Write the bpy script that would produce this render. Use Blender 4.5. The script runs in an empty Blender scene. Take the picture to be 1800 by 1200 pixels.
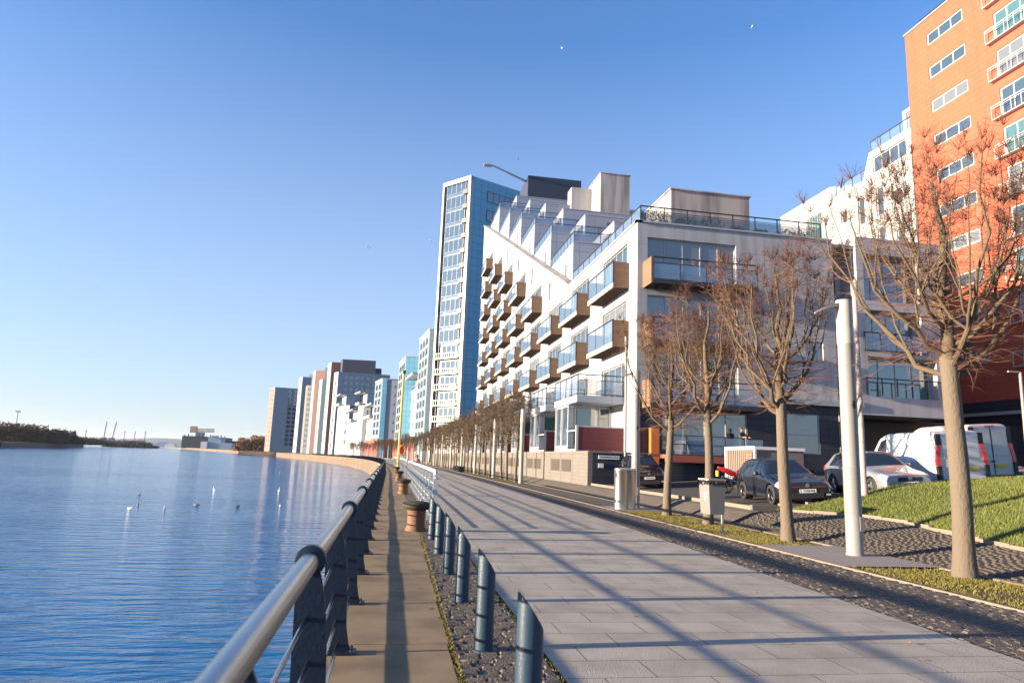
import bpy, bmesh, math, random
import numpy as np
from mathutils import Vector, Matrix
R = math.radians
random.seed(7)
SC = bpy.context.scene
COL = SC.collection
# ------------------------------------------------------------------ camera
EYE = 1.65
PITCH = math.atan(207/1200); ROLL = .038
def _rx(a): c, s = math.cos(a), math.sin(a); return np.array([[1,0,0],[0,c,-s],[0,s,c]])
def _rz(a): c, s = math.cos(a), math.sin(a); return np.array([[c,-s,0],[s,c,0],[0,0,1]])
_R0 = _rx(math.pi/2+PITCH) @ _rz(ROLL)
_d = _R0 @ np.array([(685-900)/1200, -(799-600)/1200, -1])
CR = _rz(math.atan2(_d[0], _d[1])) @ _R0
def _ray(px, py): return CR @ np.array([(px-900)/1200, -(py-600)/1200, -1])
def at(px, py, Y):            # the point of the place seen at a photo pixel, at distance Y up the quay
    d = _ray(px, py); t = Y/d[1]; return Vector((t*d[0], Y, EYE+t*d[2]))
def atz(px, py, z):
    d = _ray(px, py); t = (z-EYE)/d[2]; return Vector((t*d[0], t*d[1], z))
cam = bpy.data.cameras.new('camera'); camo = bpy.data.objects.new('camera', cam); COL.objects.link(camo)
cam.sensor_width = 36; cam.lens = 24; cam.clip_end = 30000; cam.clip_start = .05
camo.matrix_world = Matrix(CR.tolist()).to_4x4(); camo.location = (0, 0, EYE)
cam.dof.use_dof = True; cam.dof.focus_distance = 11; cam.dof.aperture_fstop = 3.5
SC.camera = camo
# ------------------------------------------------------------------ light
EXPO = 2.0; SKYS = .102
SUN_EL = 8.0; SUN_BACK = 4.0
w = bpy.data.worlds.new("World"); SC.world = w; w.use_nodes = True
nt = w.node_tree; sky = nt.nodes.new('ShaderNodeTexSky'); sky.sky_type = 'NISHITA'; sky.sun_disc = False
sky.sun_elevation = R(SUN_EL); sky.sun_rotation = R(270-SUN_BACK)
sky.air_density = 1.0; sky.dust_density = 0.3; sky.ozone_density = 5.4; sky.altitude = 0
SKYB = 1/(SKYS*2**EXPO)     # pale winter haze whitening the sky towards the horizon
HAZE = SKYB
_g = nt.nodes.new('ShaderNodeNewGeometry'); _sx = nt.nodes.new('ShaderNodeSeparateXYZ'); nt.links.new(_g.outputs['Incoming'], _sx.inputs[0])
_mr = nt.nodes.new('ShaderNodeMapRange'); _mr.inputs[1].default_value = -.55; _mr.inputs[2].default_value = -.04; _mr.inputs[3].default_value = .05; _mr.inputs[4].default_value = .66
nt.links.new(_sx.outputs[2], _mr.inputs[0])
_mx = nt.nodes.new('ShaderNodeMix'); _mx.data_type = 'RGBA'; nt.links.new(_mr.outputs[0], _mx.inputs[0]); nt.links.new(sky.outputs[0], _mx.inputs[6]); _mx.inputs[7].default_value = (.73*HAZE, .79*HAZE, .89*HAZE, 1)
nt.links.new(_mx.outputs[2], nt.nodes['Background'].inputs[0])
nt.nodes['Background'].inputs[1].default_value = SKYS
sl = bpy.data.lights.new('sun', 'SUN'); sl.energy = 5; sl.angle = R(.5); sl.color = (1, .80, .57)
so = bpy.data.objects.new('sun', sl); COL.objects.link(so)
_sd = Vector((-math.cos(R(SUN_BACK))*math.cos(R(SUN_EL)), -math.sin(R(SUN_BACK))*math.cos(R(SUN_EL)), math.sin(R(SUN_EL))))
so.rotation_euler = _sd.to_track_quat('Z', 'Y').to_euler()
SC.view_settings.view_transform = 'Standard'; SC.view_settings.look = 'None'
SC.view_settings.exposure = EXPO; SC.view_settings.gamma = 1
# ------------------------------------------------------------------ materials
def N(t, k, **kw):
    n = t.nodes.new(k)
    for a, b in kw.items(): setattr(n, a, b)
    return n
def mat(name, col, rough=.6, metal=0., var=0., vscale=3., bump=0., bscale=20., pattern=None, spec=.5, alpha=1., coat=0., stretch=(1,1,1), col2=None, dirt=0., ior=1.45, spots=0.):
    m = bpy.data.materials.new(name); m.use_nodes = True; t = m.node_tree; b = t.nodes['Principled BSDF']
    b.inputs['Roughness'].default_value = rough; b.inputs['Metallic'].default_value = metal
    b.inputs['Specular IOR Level'].default_value = spec; b.inputs['Alpha'].default_value = alpha; b.inputs['Coat Weight'].default_value = coat
    b.inputs['IOR'].default_value = ior
    L = t.links.new
    c4 = (*col, 1)
    geo = N(t, 'ShaderNodeNewGeometry'); mp = N(t, 'ShaderNodeMapping'); mp.inputs['Scale'].default_value = stretch
    L(geo.outputs['Position'], mp.inputs['Vector'])
    src = None
    b.inputs['Base Color'].default_value = c4
    if pattern:      # (width,height,mortar,mortarcol,offset,squash-col2,bumpstrength)
        pw, ph, mo, mc, off, pc2, pb = pattern
        uv = N(t, 'ShaderNodeUVMap'); br = N(t, 'ShaderNodeTexBrick'); L(uv.outputs[0], br.inputs['Vector'])
        br.offset = off; br.inputs['Scale'].default_value = 1; br.inputs['Brick Width'].default_value = pw; br.inputs['Row Height'].default_value = ph
        br.inputs['Mortar Size'].default_value = mo; br.inputs['Mortar Smooth'].default_value = .3; br.inputs['Color1'].default_value = c4
        br.inputs['Color2'].default_value = (*pc2, 1); br.inputs['Mortar'].default_value = (*mc, 1); br.inputs['Bias'].default_value = 0
        src = br.outputs['Color']
        patf = br.outputs['Fac']
    if var > 0:
        no = N(t, 'ShaderNodeTexNoise'); no.inputs['Scale'].default_value = vscale; no.inputs['Detail'].default_value = 7; no.inputs['Roughness'].default_value = .65
        L(mp.outputs[0], no.inputs['Vector'])
        rp = N(t, 'ShaderNodeValToRGB'); e = rp.color_ramp.elements
        e[0].position = .37; e[1].position = .63; k = 1-var
        c2 = col2 or tuple(c*k for c in col)
        if src is None:
            e[0].color = (*c2, 1); e[1].color = c4; src = rp.outputs[0]
        else:
            e[0].color = (k, k, k, 1); e[1].color = (1, 1, 1, 1)
            mx = N(t, 'ShaderNodeMix', data_type='RGBA', blend_type='MULTIPLY'); mx.inputs[0].default_value = 1
            L(src, mx.inputs[6]); L(rp.outputs[0], mx.inputs[7]); src = mx.outputs[2]
    if dirt > 0:     # streaky weather stains
        n2 = N(t, 'ShaderNodeTexNoise'); n2.inputs['Scale'].default_value = 1.; n2.inputs['Detail'].default_value = 6
        m2 = N(t, 'ShaderNodeMapping'); m2.inputs['Scale'].default_value = (1.6, 1.6, .12); L(geo.outputs['Position'], m2.inputs['Vector']); L(m2.outputs[0], n2.inputs['Vector'])
        r2 = N(t, 'ShaderNodeValToRGB'); e = r2.color_ramp.elements; e[0].position = .42; e[1].position = .66; e[0].color = (1,1,1,1); e[1].color = (1-dirt, 1-dirt, 1-dirt*.95, 1)
        L(n2.outputs[0], r2.inputs[0]); mx = N(t, 'ShaderNodeMix', data_type='RGBA', blend_type='MULTIPLY'); mx.inputs[0].default_value = 1
        if src is None: mx.inputs[6].default_value = c4
        else: L(src, mx.inputs[6])
        L(r2.outputs[0], mx.inputs[7]); src = mx.outputs[2]
    if spots > 0:    # gum, stains and chips
        for sc, th, dk in ((1.7, .055, 1-spots), (.55, .05, 1-spots*.6), (6., .07, 1-spots*.7)):
            vo = N(t, 'ShaderNodeTexVoronoi'); vo.inputs['Scale'].default_value = sc; L(geo.outputs['Position'], vo.inputs['Vector'])
            mr = N(t, 'ShaderNodeMapRange'); mr.inputs[1].default_value = th*.7; mr.inputs[2].default_value = th*1.2; mr.inputs[3].default_value = dk; mr.inputs[4].default_value = 1; L(vo.outputs['Distance'], mr.inputs[0])
            mx = N(t, 'ShaderNodeMix', data_type='RGBA', blend_type='MULTIPLY'); mx.inputs[0].default_value = 1; L(src, mx.inputs[6]); L(mr.outputs[0], mx.inputs[7]); src = mx.outputs[2]
    if src is not None: L(src, b.inputs['Base Color'])
    prev = None
    if bump > 0:
        nb = N(t, 'ShaderNodeTexNoise'); nb.inputs['Scale'].default_value = bscale; nb.inputs['Detail'].default_value = 5; L(mp.outputs[0], nb.inputs['Vector'])
        bp = N(t, 'ShaderNodeBump'); bp.inputs['Strength'].default_value = bump; bp.inputs['Distance'].default_value = .02; L(nb.outputs[0], bp.inputs['Height']); prev = bp
    if pattern and pattern[6] > 0:
        bq = N(t, 'ShaderNodeBump', invert=True); bq.inputs['Strength'].default_value = pattern[6]; bq.inputs['Distance'].default_value = .02; L(patf, bq.inputs['Height'])
        if prev: L(prev.outputs[0], bq.inputs['Normal'])
        prev = bq
    if prev: L(prev.outputs[0], b.inputs['Normal'])
    return m
M = {}
M['render_white'] = mat('white_render', (.43,.435,.45), .8, pattern=(8.5,3.72,.014,(.26,.26,.28),0,(.42,.425,.44),.1), var=.12, vscale=.5, dirt=.25, bump=.1, bscale=8)
M['render_grey'] = mat('grey_render', (.42,.41,.41), .8, var=.12, vscale=.6, dirt=.35, bump=.1, bscale=8)
M['concrete'] = mat('stained_concrete', (.44,.41,.38), .85, var=.2, vscale=.7, dirt=.5)
M['clad_pale'] = mat('pale_cladding', (.29,.33,.40), .4, pattern=(2.2,1.25,.02,(.13,.14,.17),0,(.26,.30,.37),.2), var=.06)
M['clad_blue'] = mat('blue_cladding', (.17,.42,.57), .35, pattern=(1.8,1.8,.035,(.04,.1,.16),0,(.15,.385,.54),.2), var=.08, vscale=.2)
M['clad_cyan'] = mat('pale_blue_cladding', (.20,.26,.30), .4, pattern=(1.6,1.6,.035,(.1,.15,.2),0,(.18,.24,.28),.2), var=.08, vscale=.2)
M['frame_white'] = mat('white_frame', (.36,.36,.37), .35)
M['frame_grey'] = mat('grey_frame', (.35,.36,.38), .4)
M['bin_grey'] = mat('grey_bin_plastic', (.17,.165,.16), .5, var=.1)
M['tower_spandrel'] = mat('dark_spandrel_panels', (.09,.11,.14), .35, var=.2, vscale=.3)
M['maroon'] = mat('maroon_cladding', (.14,.055,.06), .6, pattern=(3,.4,.02,(.05,.02,.02),0,(.12,.05,.055),.2))
M['navy_clad'] = mat('dark_navy_cladding', (.035,.045,.075), .5, var=.2)
M['far_grey'] = mat('far_grey_render', (.33,.345,.38), .8, pattern=(6,2.9,.04,(.26,.27,.3),0,(.32,.335,.37),0), var=.1, vscale=.1)
M['far_tan'] = mat('tan_brick', (.20,.165,.15), .8, var=.15, vscale=.3)
M['far_teal'] = mat('teal_cladding', (.25,.33,.34), .6, var=.1, vscale=.2)
M['red_clad'] = mat('red_cladding', (.34,.09,.065), .6, var=.15)
M['orange_brick'] = mat('orange_brick', (.42,.092,.050), .8, pattern=(.9,.45,.035,(.36,.08,.045),.5,(.43,.097,.053),.25), var=.12, vscale=.25, dirt=.1)
M['slate'] = mat('dark_slate', (.022,.026,.04), .55, pattern=(1.1,.42,.02,(.01,.01,.015),0,(.028,.032,.046),.3))
M['wall_tan'] = mat('garden_wall_blocks', (.155,.14,.13), .85, pattern=(.45,.21,.012,(.10,.09,.08),.5,(.14,.128,.118),.3), var=.12, vscale=.8)
M['vent'] = mat('louvre_metal', (.10,.085,.07), .5, pattern=(3,.07,.02,(.04,.035,.03),0,(.1,.085,.07),.6))
M['black'] = mat('black_void', (.012,.012,.016), .6)
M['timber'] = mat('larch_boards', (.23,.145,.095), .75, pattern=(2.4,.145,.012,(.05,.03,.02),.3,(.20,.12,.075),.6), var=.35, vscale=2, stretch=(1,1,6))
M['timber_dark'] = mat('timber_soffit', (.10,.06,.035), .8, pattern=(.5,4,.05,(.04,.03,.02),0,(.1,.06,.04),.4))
M['burgundy'] = mat('burgundy_panels', (.12,.02,.028), .5, pattern=(6,.28,.012,(.05,.01,.012),0,(.105,.02,.026),.4))
M['orange_paint'] = mat('orange_paint', (.6,.16,.035), .5)
def glass(name, col, alpha=1., rough=.03, spec=1., ior=1.75, var=.5, vs=.35):
    return mat(name, col, rough, 0., var=var, vscale=vs, spec=spec, alpha=alpha, ior=ior)
M['glass'] = glass('window_glass', (.05,.085,.12), ior=1.9)
M['glass_pale'] = glass('window_glass_with_blinds', (.17,.19,.21), ior=1.7, var=.6, vs=.8)
M['glass_teal'] = glass('teal_tinted_glass', (.07,.17,.18), ior=1.9)
M['glass_rail'] = glass('balcony_glass', (.15,.25,.40), alpha=.38, ior=1.9, var=.1)
M['glass_hedge'] = glass('smoky_terrace_glass', (.03,.07,.09), alpha=.45, ior=1.7)
M['rail_dark'] = mat('dark_rail_metal', (.045,.04,.045), .45, metal=.3)
M['rail_pale'] = mat('pale_rail_metal', (.33,.31,.28), .45, metal=.2)
M['steel'] = mat('brushed_steel', (.27,.31,.38), .24, metal=1., var=.15, vscale=4, bump=.05, bscale=60)
M['steel_bright'] = mat('stainless_steel', (.80,.78,.76), .3, metal=1., var=.1, vscale=3)
M['quay_blue'] = mat('navy_enamel_paint', (.008,.020,.042), .42, var=.3, vscale=9, bump=.12, bscale=40)
M['bollard_blue'] = mat('blue_grey_paint', (.018,.045,.08), .45, var=.25, vscale=12, bump=.1, bscale=60)
M['barrier'] = mat('pale_grey_paint', (.50,.52,.52), .45, var=.1)
M['iron'] = mat('weathered_cast_iron', (.20,.10,.055), .75, var=.45, vscale=7, bump=.5, bscale=35)
M['iron_cap'] = mat('mossy_iron', (.055,.048,.025), .8, var=.5, vscale=10, bump=.6, bscale=35)
M['lamp'] = mat('lamp_grey_paint', (.24,.235,.225), .45, var=.10, vscale=2, dirt=.1, bump=.04)
M['lamp_top'] = mat('frosted_lamp_head', (.32,.31,.30), .3)
M['pole_thin'] = mat('dull_pole_paint', (.33,.27,.25), .5, var=.15)
M['bark'] = mat('grey_bark', (.185,.15,.115), .9, var=1, vscale=9, bump=.9, bscale=26, stretch=(1,1,.4), col2=(.05,.038,.028))
M['bark_hi'] = mat('limb_bark', (.135,.10,.065), .9, var=.5, vscale=12, bump=.6, bscale=40)
M['twig_far'] = mat('brown_twigs', (.12,.085,.06), .9, var=.4, vscale=5)
M['twig'] = mat('red_brown_twigs', (.15,.075,.05), .85, var=.45, vscale=5)
M['yellow'] = mat('yellow_paint', (.60,.36,.06), .5, var=.1)
M['lifebuoy'] = mat('orange_plastic', (.75,.17,.04), .5)
M['water_dirt'] = mat('quay_stone', (.25,.19,.13), .85, pattern=(2.2,.6,.05,(.10,.075,.055),.5,(.19,.145,.10),.5), var=.5, vscale=.6, dirt=.4)
M['coping'] = mat('coping_stone', (.36,.26,.17), .85, var=.45, vscale=2.4, bump=.35, bscale=110, col2=(.13,.10,.04), dirt=.4, spots=.5)
M['coping_joint'] = mat('coping_joint', (.05,.045,.025), .9)
M['deck'] = mat('granite_paving', (.445,.40,.33), .75, pattern=(.88,.455,.006,(.10,.085,.07),.5,(.40,.36,.30),.7), var=.25, vscale=1.1, bump=.45, bscale=70, dirt=.25, spots=.4)
M['sett'] = mat('granite_setts', (.14,.118,.098), .8, var=.5, vscale=9, bump=.8, bscale=50)
M['sett_path'] = mat('worn_path_setts', (.085,.072,.06), .85, var=.35, vscale=9, bump=.4, bscale=50)
M['sett_far'] = mat('granite_setts_far', (.18,.15,.125), .85, pattern=(.2,.11,.014,(.04,.035,.03),.5,(.115,.10,.085),1.), var=.3, vscale=5, bump=.6, bscale=40)
M['grit'] = mat('sett_joint_grit', (.065,.058,.045), .95, var=.4, vscale=8, bump=.8, bscale=40)
M['kerb'] = mat('concrete_kerb', (.20,.165,.13), .85, var=.2, vscale=3, bump=.3)
M['slabs'] = mat('concrete_slabs', (.27,.24,.22), .85, var=.15, vscale=3, bump=.3)
M['asphalt'] = mat('asphalt', (.055,.053,.056), .9, var=.3, vscale=6, bump=.6, bscale=60)
M['moss'] = mat('mossy_turf_soil', (.085,.085,.02), .95, var=1., vscale=2.5, bump=.9, bscale=30, col2=(.10,.062,.03))
M['lawn'] = mat('lawn_soil', (.075,.11,.018), .95, var=1., vscale=3., bump=.9, bscale=25, col2=(.05,.065,.015))
M['blade'] = mat('grass_blades', (.125,.17,.022), .7, var=.6, vscale=.9, col2=(.12,.115,.03))
M['blade_moss'] = mat('moss_blades', (.15,.16,.025), .8, var=.7, vscale=2.0, col2=(.16,.11,.03))
M['land'] = mat('rough_ground', (.10,.085,.055), .95, var=.4, vscale=.2)
M['leaf'] = mat('dry_leaves', (.32,.17,.07), .8, var=.3, vscale=30)
M['hill'] = mat('heath_hill', (.13,.10,.06), .95, var=.4, vscale=.03)
M['scrub'] = mat('winter_scrub', (.13,.085,.05), .95, var=.5, vscale=.3)
M['scrub_orange'] = mat('rusty_embankment', (.30,.16,.07), .95, var=.5, vscale=.15)
M['far_hill'] = mat('haze_tinted_moor', (.10,.14,.17), .95, var=.2, vscale=.003)  # bluish fade of distance put into the base colour of the far ridges
M['shed'] = mat('dark_green_sheeting', (.03,.05,.055), .6, var=.2, vscale=.05)
M['shed_blue'] = mat('blue_grey_sheeting', (.28,.38,.46), .6)
M['crane'] = mat('crane_steel', (.40,.28,.18), .6)
M['crane_dark'] = mat('dark_crane_steel', (.14,.17,.22), .6)
M['white_paint'] = mat('white_paint', (.72,.72,.70), .4)
M['gull'] = mat('white_feathers', (.8,.78,.74), .7)
M['gull_grey'] = mat('grey_feathers', (.22,.21,.21), .7)
M['beak'] = mat('orange_beak', (.6,.25,.03), .5)
M['rubber'] = mat('tyre_rubber', (.02,.02,.022), .7)
M['rim_dark'] = mat('dark_alloy', (.06,.06,.065), .3, metal=.8)
M['rim'] = mat('silver_alloy', (.5,.5,.52), .3, metal=.9)
M['trim'] = mat('black_plastic', (.018,.018,.022), .5)
M['car_glass'] = glass('car_glass', (.015,.02,.025), ior=1.5)
M['navy_paint'] = mat('navy_car_paint', (.008,.012,.022), .22, metal=.2, coat=1)
M['black_paint'] = mat('black_car_paint', (.009,.010,.013), .2, metal=.2, coat=1)
M['silver_paint'] = mat('silver_car_paint', (.27,.29,.32), .32, metal=.4, coat=1)
M['van_paint'] = mat('white_van_paint', (.50,.51,.53), .3, coat=.6, var=.06, vscale=1)
M['van_dirty'] = mat('grubby_van_paint', (.50,.49,.46), .4, coat=.3, var=.2, vscale=1)
M['lens'] = mat('lamp_lens', (.30,.31,.34), .1, spec=1)
M['red_lens'] = mat('red_lens', (.6,.02,.03), .15, spec=1)
M['plate_white'] = mat('white_plate', (.62,.63,.62), .4)
M['plate_yellow'] = mat('yellow_plate', (.65,.42,.03), .4)
M['ink'] = mat('black_lettering', (.01,.01,.015), .5)
M['ink_blue'] = mat('blue_badge', (.02,.08,.4), .5)
M['red_fairing'] = mat('red_fairing', (.55,.015,.02), .25, coat=1)
M['pink'] = mat('pink_jacket', (.55,.28,.26), .8, var=.2, vscale=8)
M['cloth_dark'] = mat('dark_cloth', (.04,.05,.05), .9)
M['skin'] = mat('skin', (.42,.22,.15), .6)
M['hair'] = mat('brown_hair', (.10,.055,.03), .7)
M['hedge'] = mat('hedge_leaves', (.035,.06,.02), .9, var=.5, vscale=4)
M['straw'] = mat('straw_plant', (.35,.25,.06), .9)
def water_mat():
    m = bpy.data.materials.new('river_water'); m.use_nodes = True; t = m.node_tree; b = t.nodes['Principled BSDF']; L = t.links.new
    b.inputs['Base Color'].default_value = (.0,.11,.30,1); b.inputs['Roughness'].default_value = .10; b.inputs['IOR'].default_value = 1.26
    g = N(t, 'ShaderNodeNewGeometry')
    def noise(sc, st, det, dist=0):
        mp = N(t, 'ShaderNodeMapping'); mp.inputs['Scale'].default_value = st; mp.inputs['Rotation'].default_value = (0,0,R(12)); L(g.outputs['Position'], mp.inputs['Vector'])
        n = N(t, 'ShaderNodeTexNoise'); n.inputs['Scale'].default_value = sc; n.inputs['Detail'].default_value = det; n.inputs['Distortion'].default_value = dist; L(mp.outputs[0], n.inputs['Vector']); return n
    a = noise(.9, (.45,1.6,1), 4, .3); c = noise(6., (.6,1.5,1), 3); big = noise(.035, (.5,1.5,1), 4)
    rr = N(t, 'ShaderNodeMapRange'); rr.inputs[1].default_value = .42; rr.inputs[2].default_value = .62; rr.inputs[3].default_value = .6; rr.inputs[4].default_value = 1.; L(big.outputs[0], rr.inputs[0])
    b1 = N(t, 'ShaderNodeBump'); b1.inputs['Distance'].default_value = .28; L(a.outputs[0], b1.inputs['Height']); L(rr.outputs[0], b1.inputs['Strength'])
    b2 = N(t, 'ShaderNodeBump'); b2.inputs['Distance'].default_value = .018; L(c.outputs[0], b2.inputs['Height']); L(rr.outputs[0], b2.inputs['Strength']); L(b1.outputs[0], b2.inputs['Normal'])
    L(b2.outputs[0], b.inputs['Normal'])
    return m
M['water'] = water_mat()
# ------------------------------------------------------------------ mesh helpers
ORG = {}
def tag(o, label=None, cat=None, group=None, kind=None):
    if label: o['label'] = label
    if cat: o['category'] = cat
    if group: o['group'] = group
    if kind: o['kind'] = kind
    return o
def thing(name, label, cat, loc=(0,0,0), group=None, local=False):
    o = bpy.data.objects.new(name, None); COL.objects.link(o); o.location = loc; o.empty_display_size = .3
    ORG[o.name] = Vector((0,0,0)) if local else Vector(loc)
    return tag(o, label, cat, group)
class MB:
    def __init__(s): s.v = []; s.f = []; s.m = []; s.cur = 0
    def face(s, pts):
        n = len(s.v); s.v += [tuple(p) for p in pts]; s.f.append(tuple(range(n, n+len(pts)))); s.m.append(s.cur); return s
    def box(s, x0, y0, z0, x1, y1, z1):
        if x0 > x1: x0, x1 = x1, x0
        if y0 > y1: y0, y1 = y1, y0
        n = len(s.v)
        s.v += [(x0,y0,z0),(x1,y0,z0),(x1,y1,z0),(x0,y1,z0),(x0,y0,z1),(x1,y0,z1),(x1,y1,z1),(x0,y1,z1)]
        for q in ((0,3,2,1),(4,5,6,7),(0,1,5,4),(1,2,6,5),(2,3,7,6),(3,0,4,7)): s.f.append(tuple(n+i for i in q)); s.m.append(s.cur)
        return s
    def obox(s, c, u, hu, hv, hw):      # box round c, u = horizontal direction; half sizes along u, across, up
        ux, uy = u[0], u[1]; l = math.hypot(ux, uy); ux /= l; uy /= l; vx, vy = -uy, ux; n = len(s.v)
        for dz in (-hw, hw):
            for a, b in ((-1,-1),(1,-1),(1,1),(-1,1)): s.v.append((c[0]+ux*hu*a+vx*hv*b, c[1]+uy*hu*a+vy*hv*b, c[2]+dz))
        for q in ((0,3,2,1),(4,5,6,7),(0,1,5,4),(1,2,6,5),(2,3,7,6),(3,0,4,7)): s.f.append(tuple(n+i for i in q)); s.m.append(s.cur)
        return s
    def tube(s, pts, rad, n=8, caps=True):
        pts = [Vector(p) for p in pts]
        if not isinstance(rad, (list, tuple)): rad = [rad]*len(pts)
        base = len(s.v); K = len(pts); up = None
        for i, p in enumerate(pts):
            d = (pts[min(i+1, K-1)]-pts[max(i-1, 0)])
            if d.length < 1e-9: d = Vector((0,0,1))
            d.normalize()
            if up is None:
                up = Vector((0,0,1)) if abs(d.z) < .9 else Vector((1,0,0))
            a = d.cross(up)
            if a.length < 1e-6: a = d.orthogonal()
            a.normalize(); b = a.cross(d); up = b
            for k in range(n):
                t = 2*math.pi*k/n; q = p+(a*math.cos(t)+b*math.sin(t))*rad[i]; s.v.append((q.x, q.y, q.z))
        for i in range(K-1):
            for k in range(n):
                k2 = (k+1) % n; s.f.append((base+i*n+k, base+(i+1)*n+k, base+(i+1)*n+k2, base+i*n+k2)); s.m.append(s.cur)
        if caps:
            s.f.append(tuple(base+k for k in range(n))); s.m.append(s.cur)
            s.f.append(tuple(base+(K-1)*n+k for k in range(n-1, -1, -1))); s.m.append(s.cur)
        return s
    def lathe(s, prof, c=(0,0,0), n=24):
        base = len(s.v); K = len(prof)
        for r, z in prof:
            for k in range(n):
                t = 2*math.pi*k/n; s.v.append((c[0]+r*math.cos(t), c[1]+r*math.sin(t), c[2]+z))
        for i in range(K-1):
            for k in range(n):
                k2 = (k+1) % n; s.f.append((base+i*n+k, base+i*n+k2, base+(i+1)*n+k2, base+(i+1)*n+k)); s.m.append(s.cur)
        s.f.append(tuple(base+(K-1)*n+k for k in range(n))); s.m.append(s.cur)
        s.f.append(tuple(base+k for k in range(n-1, -1, -1))); s.m.append(s.cur)
        return s
    def prism(s, poly, z0, z1):
        n = len(s.v); K = len(poly)
        for z in (z0, z1): s.v += [(p[0], p[1], z) for p in poly]
        s.f.append(tuple(n+i for i in range(K-1, -1, -1))); s.m.append(s.cur); s.f.append(tuple(n+K+i for i in range(K))); s.m.append(s.cur)
        for i in range(K):
            j = (i+1) % K; s.f.append((n+i, n+j, n+K+j, n+K+i)); s.m.append(s.cur)
        return s
    def extr(s, poly, axis, a0, a1):     # prism of a 2-D outline along x or y
        n = len(s.v); K = len(poly)
        for a in (a0, a1):
            for p in poly: s.v.append((a, p[0], p[1]) if axis == 'x' else (p[0], a, p[1]))
        s.f.append(tuple(n+i for i in range(K))); s.m.append(s.cur); s.f.append(tuple(n+K+i for i in range(K-1, -1, -1))); s.m.append(s.cur)
        for i in range(K):
            j = (i+1) % K; s.f.append((n+j, n+i, n+K+i, n+K+j)); s.m.append(s.cur)
        return s
    def build(s, name, mats, parent=None, label=None, cat=None, group=None, kind=None, smooth=False, uv=None, org=None, fixn=True):
        if not isinstance(mats, (list, tuple)): mats = [mats]
        V = np.array(s.v, dtype=float)
        if parent is not None:
            o0 = ORG.get(parent.name, Vector((0,0,0)))
        elif org is not None: o0 = Vector(org)
        else:
            o0 = Vector(((V[:,0].min()+V[:,0].max())/2, (V[:,1].min()+V[:,1].max())/2, V[:,2].min()))
        me = bpy.data.meshes.new(name); me.from_pydata((V-np.array(o0)).tolist(), [], s.f)
        for m in mats: me.materials.append(M[m] if isinstance(m, str) else m)
        if len(mats) > 1: me.polygons.foreach_set('material_index', s.m)
        if fixn and len(s.f) < 30000:
            bm = bmesh.new(); bm.from_mesh(me); bmesh.ops.recalc_face_normals(bm, faces=bm.faces); bm.to_mesh(me); bm.free()
        if smooth:
            me.polygons.foreach_set('use_smooth', [True]*len(me.polygons))
            try: me.set_sharp_from_angle(angle=R(35))
            except Exception: pass
        if uv is None: uv = len(s.f) < 12000
        if uv:
            ul = me.uv_layers.new(name='UVMap')
            for p in me.polygons:
                nx, ny, nz = p.normal
                for li in p.loop_indices:
                    c = me.vertices[me.loops[li].vertex_index].co; x, y, z = c.x+o0.x, c.y+o0.y, c.z+o0.z
                    if abs(nz) > .7: ul.data[li].uv = (x, y)
                    else:
                        l = math.hypot(nx, ny); ul.data[li].uv = ((x*-ny+y*nx)/l, z)
        me.update()
        o = bpy.data.objects.new(name, me); COL.objects.link(o)
        if parent is not None:
            o.parent = parent; ORG[o.name] = o0
        else:
            o.location = o0; ORG[o.name] = o0
        return tag(o, label, cat, group, kind)
def kids(o): return [c for c in bpy.data.objects if c.parent == o]
CH = {}
def copy_tree(o, parent=None):
    c = o.copy(); COL.objects.link(c)
    if parent is not None: c.parent = parent
    for ch in (CH[o.name] if o.name in CH else CH.setdefault(o.name, kids(o))): copy_tree(ch, c)
    return c
def sm(t): t = max(0., min(1., t)); return t*t*(3-2*t)
# ------------------------------------------------------------------ the lie of the land
_cy = [-60,0,80,130,192,244,300,350,409,500,637,784,1420,2151,3495,6000]
_cx = [0,0,0,-1,-4.5,-9.5,-18,-28,-42,-66,-101,-150,-364,-628,-1106,-2000]
def cq(y): return float(np.interp(y, _cy, _cx))
_fy = np.arange(-60, 6001, 4.); _fx = np.array([cq(v) for v in _fy])
for _ in range(3): _fx = np.convolve(np.pad(_fx, 4, mode='edge'), np.ones(9)/9, 'valid')
_fx = np.where(_fy < 70, 0, _fx)
def cq(y): return float(np.interp(y, _fy, _fx))
def hz(x, y):                 # ground height: flat promenade, car park raised and rising to the right
    u = x-cq(y)
    a = sm((y-12)/9)
    if u < 9.9: return 0.
    far = .40*sm((u-9.9)/1.3)+.072*max(0, u-11.3)*(1 if u < 26 else 26/u)
    if y > 42: far = min(far, .40+.0*u)
    near = .10*min(u-9.9, 3.5)+.04*max(0, u-13.4)
    return near*(1-a)+far*a
def ys(y0, y1, near=1.5):
    out = [y0]
    while out[-1] < y1:
        out.append(min(y1, out[-1]+max(near, abs(out[-1])*.04)))
    return out
def strip(name, f0, f1, y0, y1, m, dz=0., nx=1, kind='structure', step=1.5, sk=0.):
    b = MB(); Y = ys(y0, y1, step); rows = []
    for y in Y:
        r = []
        for i in range(nx+1):
            t = i/nx; x = cq(y)+f0(y)*(1-t)+f1(y)*t; b.v.append((x, y, hz(x, y)+dz)); r.append(len(b.v)-1)
        rows.append(r)
    for i in range(len(rows)-1):
        for k in range(nx): b.f.append((rows[i][k], rows[i][k+1], rows[i+1][k+1], rows[i+1][k])); b.m.append(0)
    if sk:           # raised edge
        for i in range(len(rows)-1):
            for k, ss in ((0, 1), (nx, -1)):
                p, q = b.v[rows[i][k]], b.v[rows[i+1][k]]; b.face([p, q, (q[0],q[1],q[2]-sk), (p[0],p[1],p[2]-sk)])
    return b.build(name, m, kind=kind, org=(0,0,0), uv=True, fixn=False)
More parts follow.
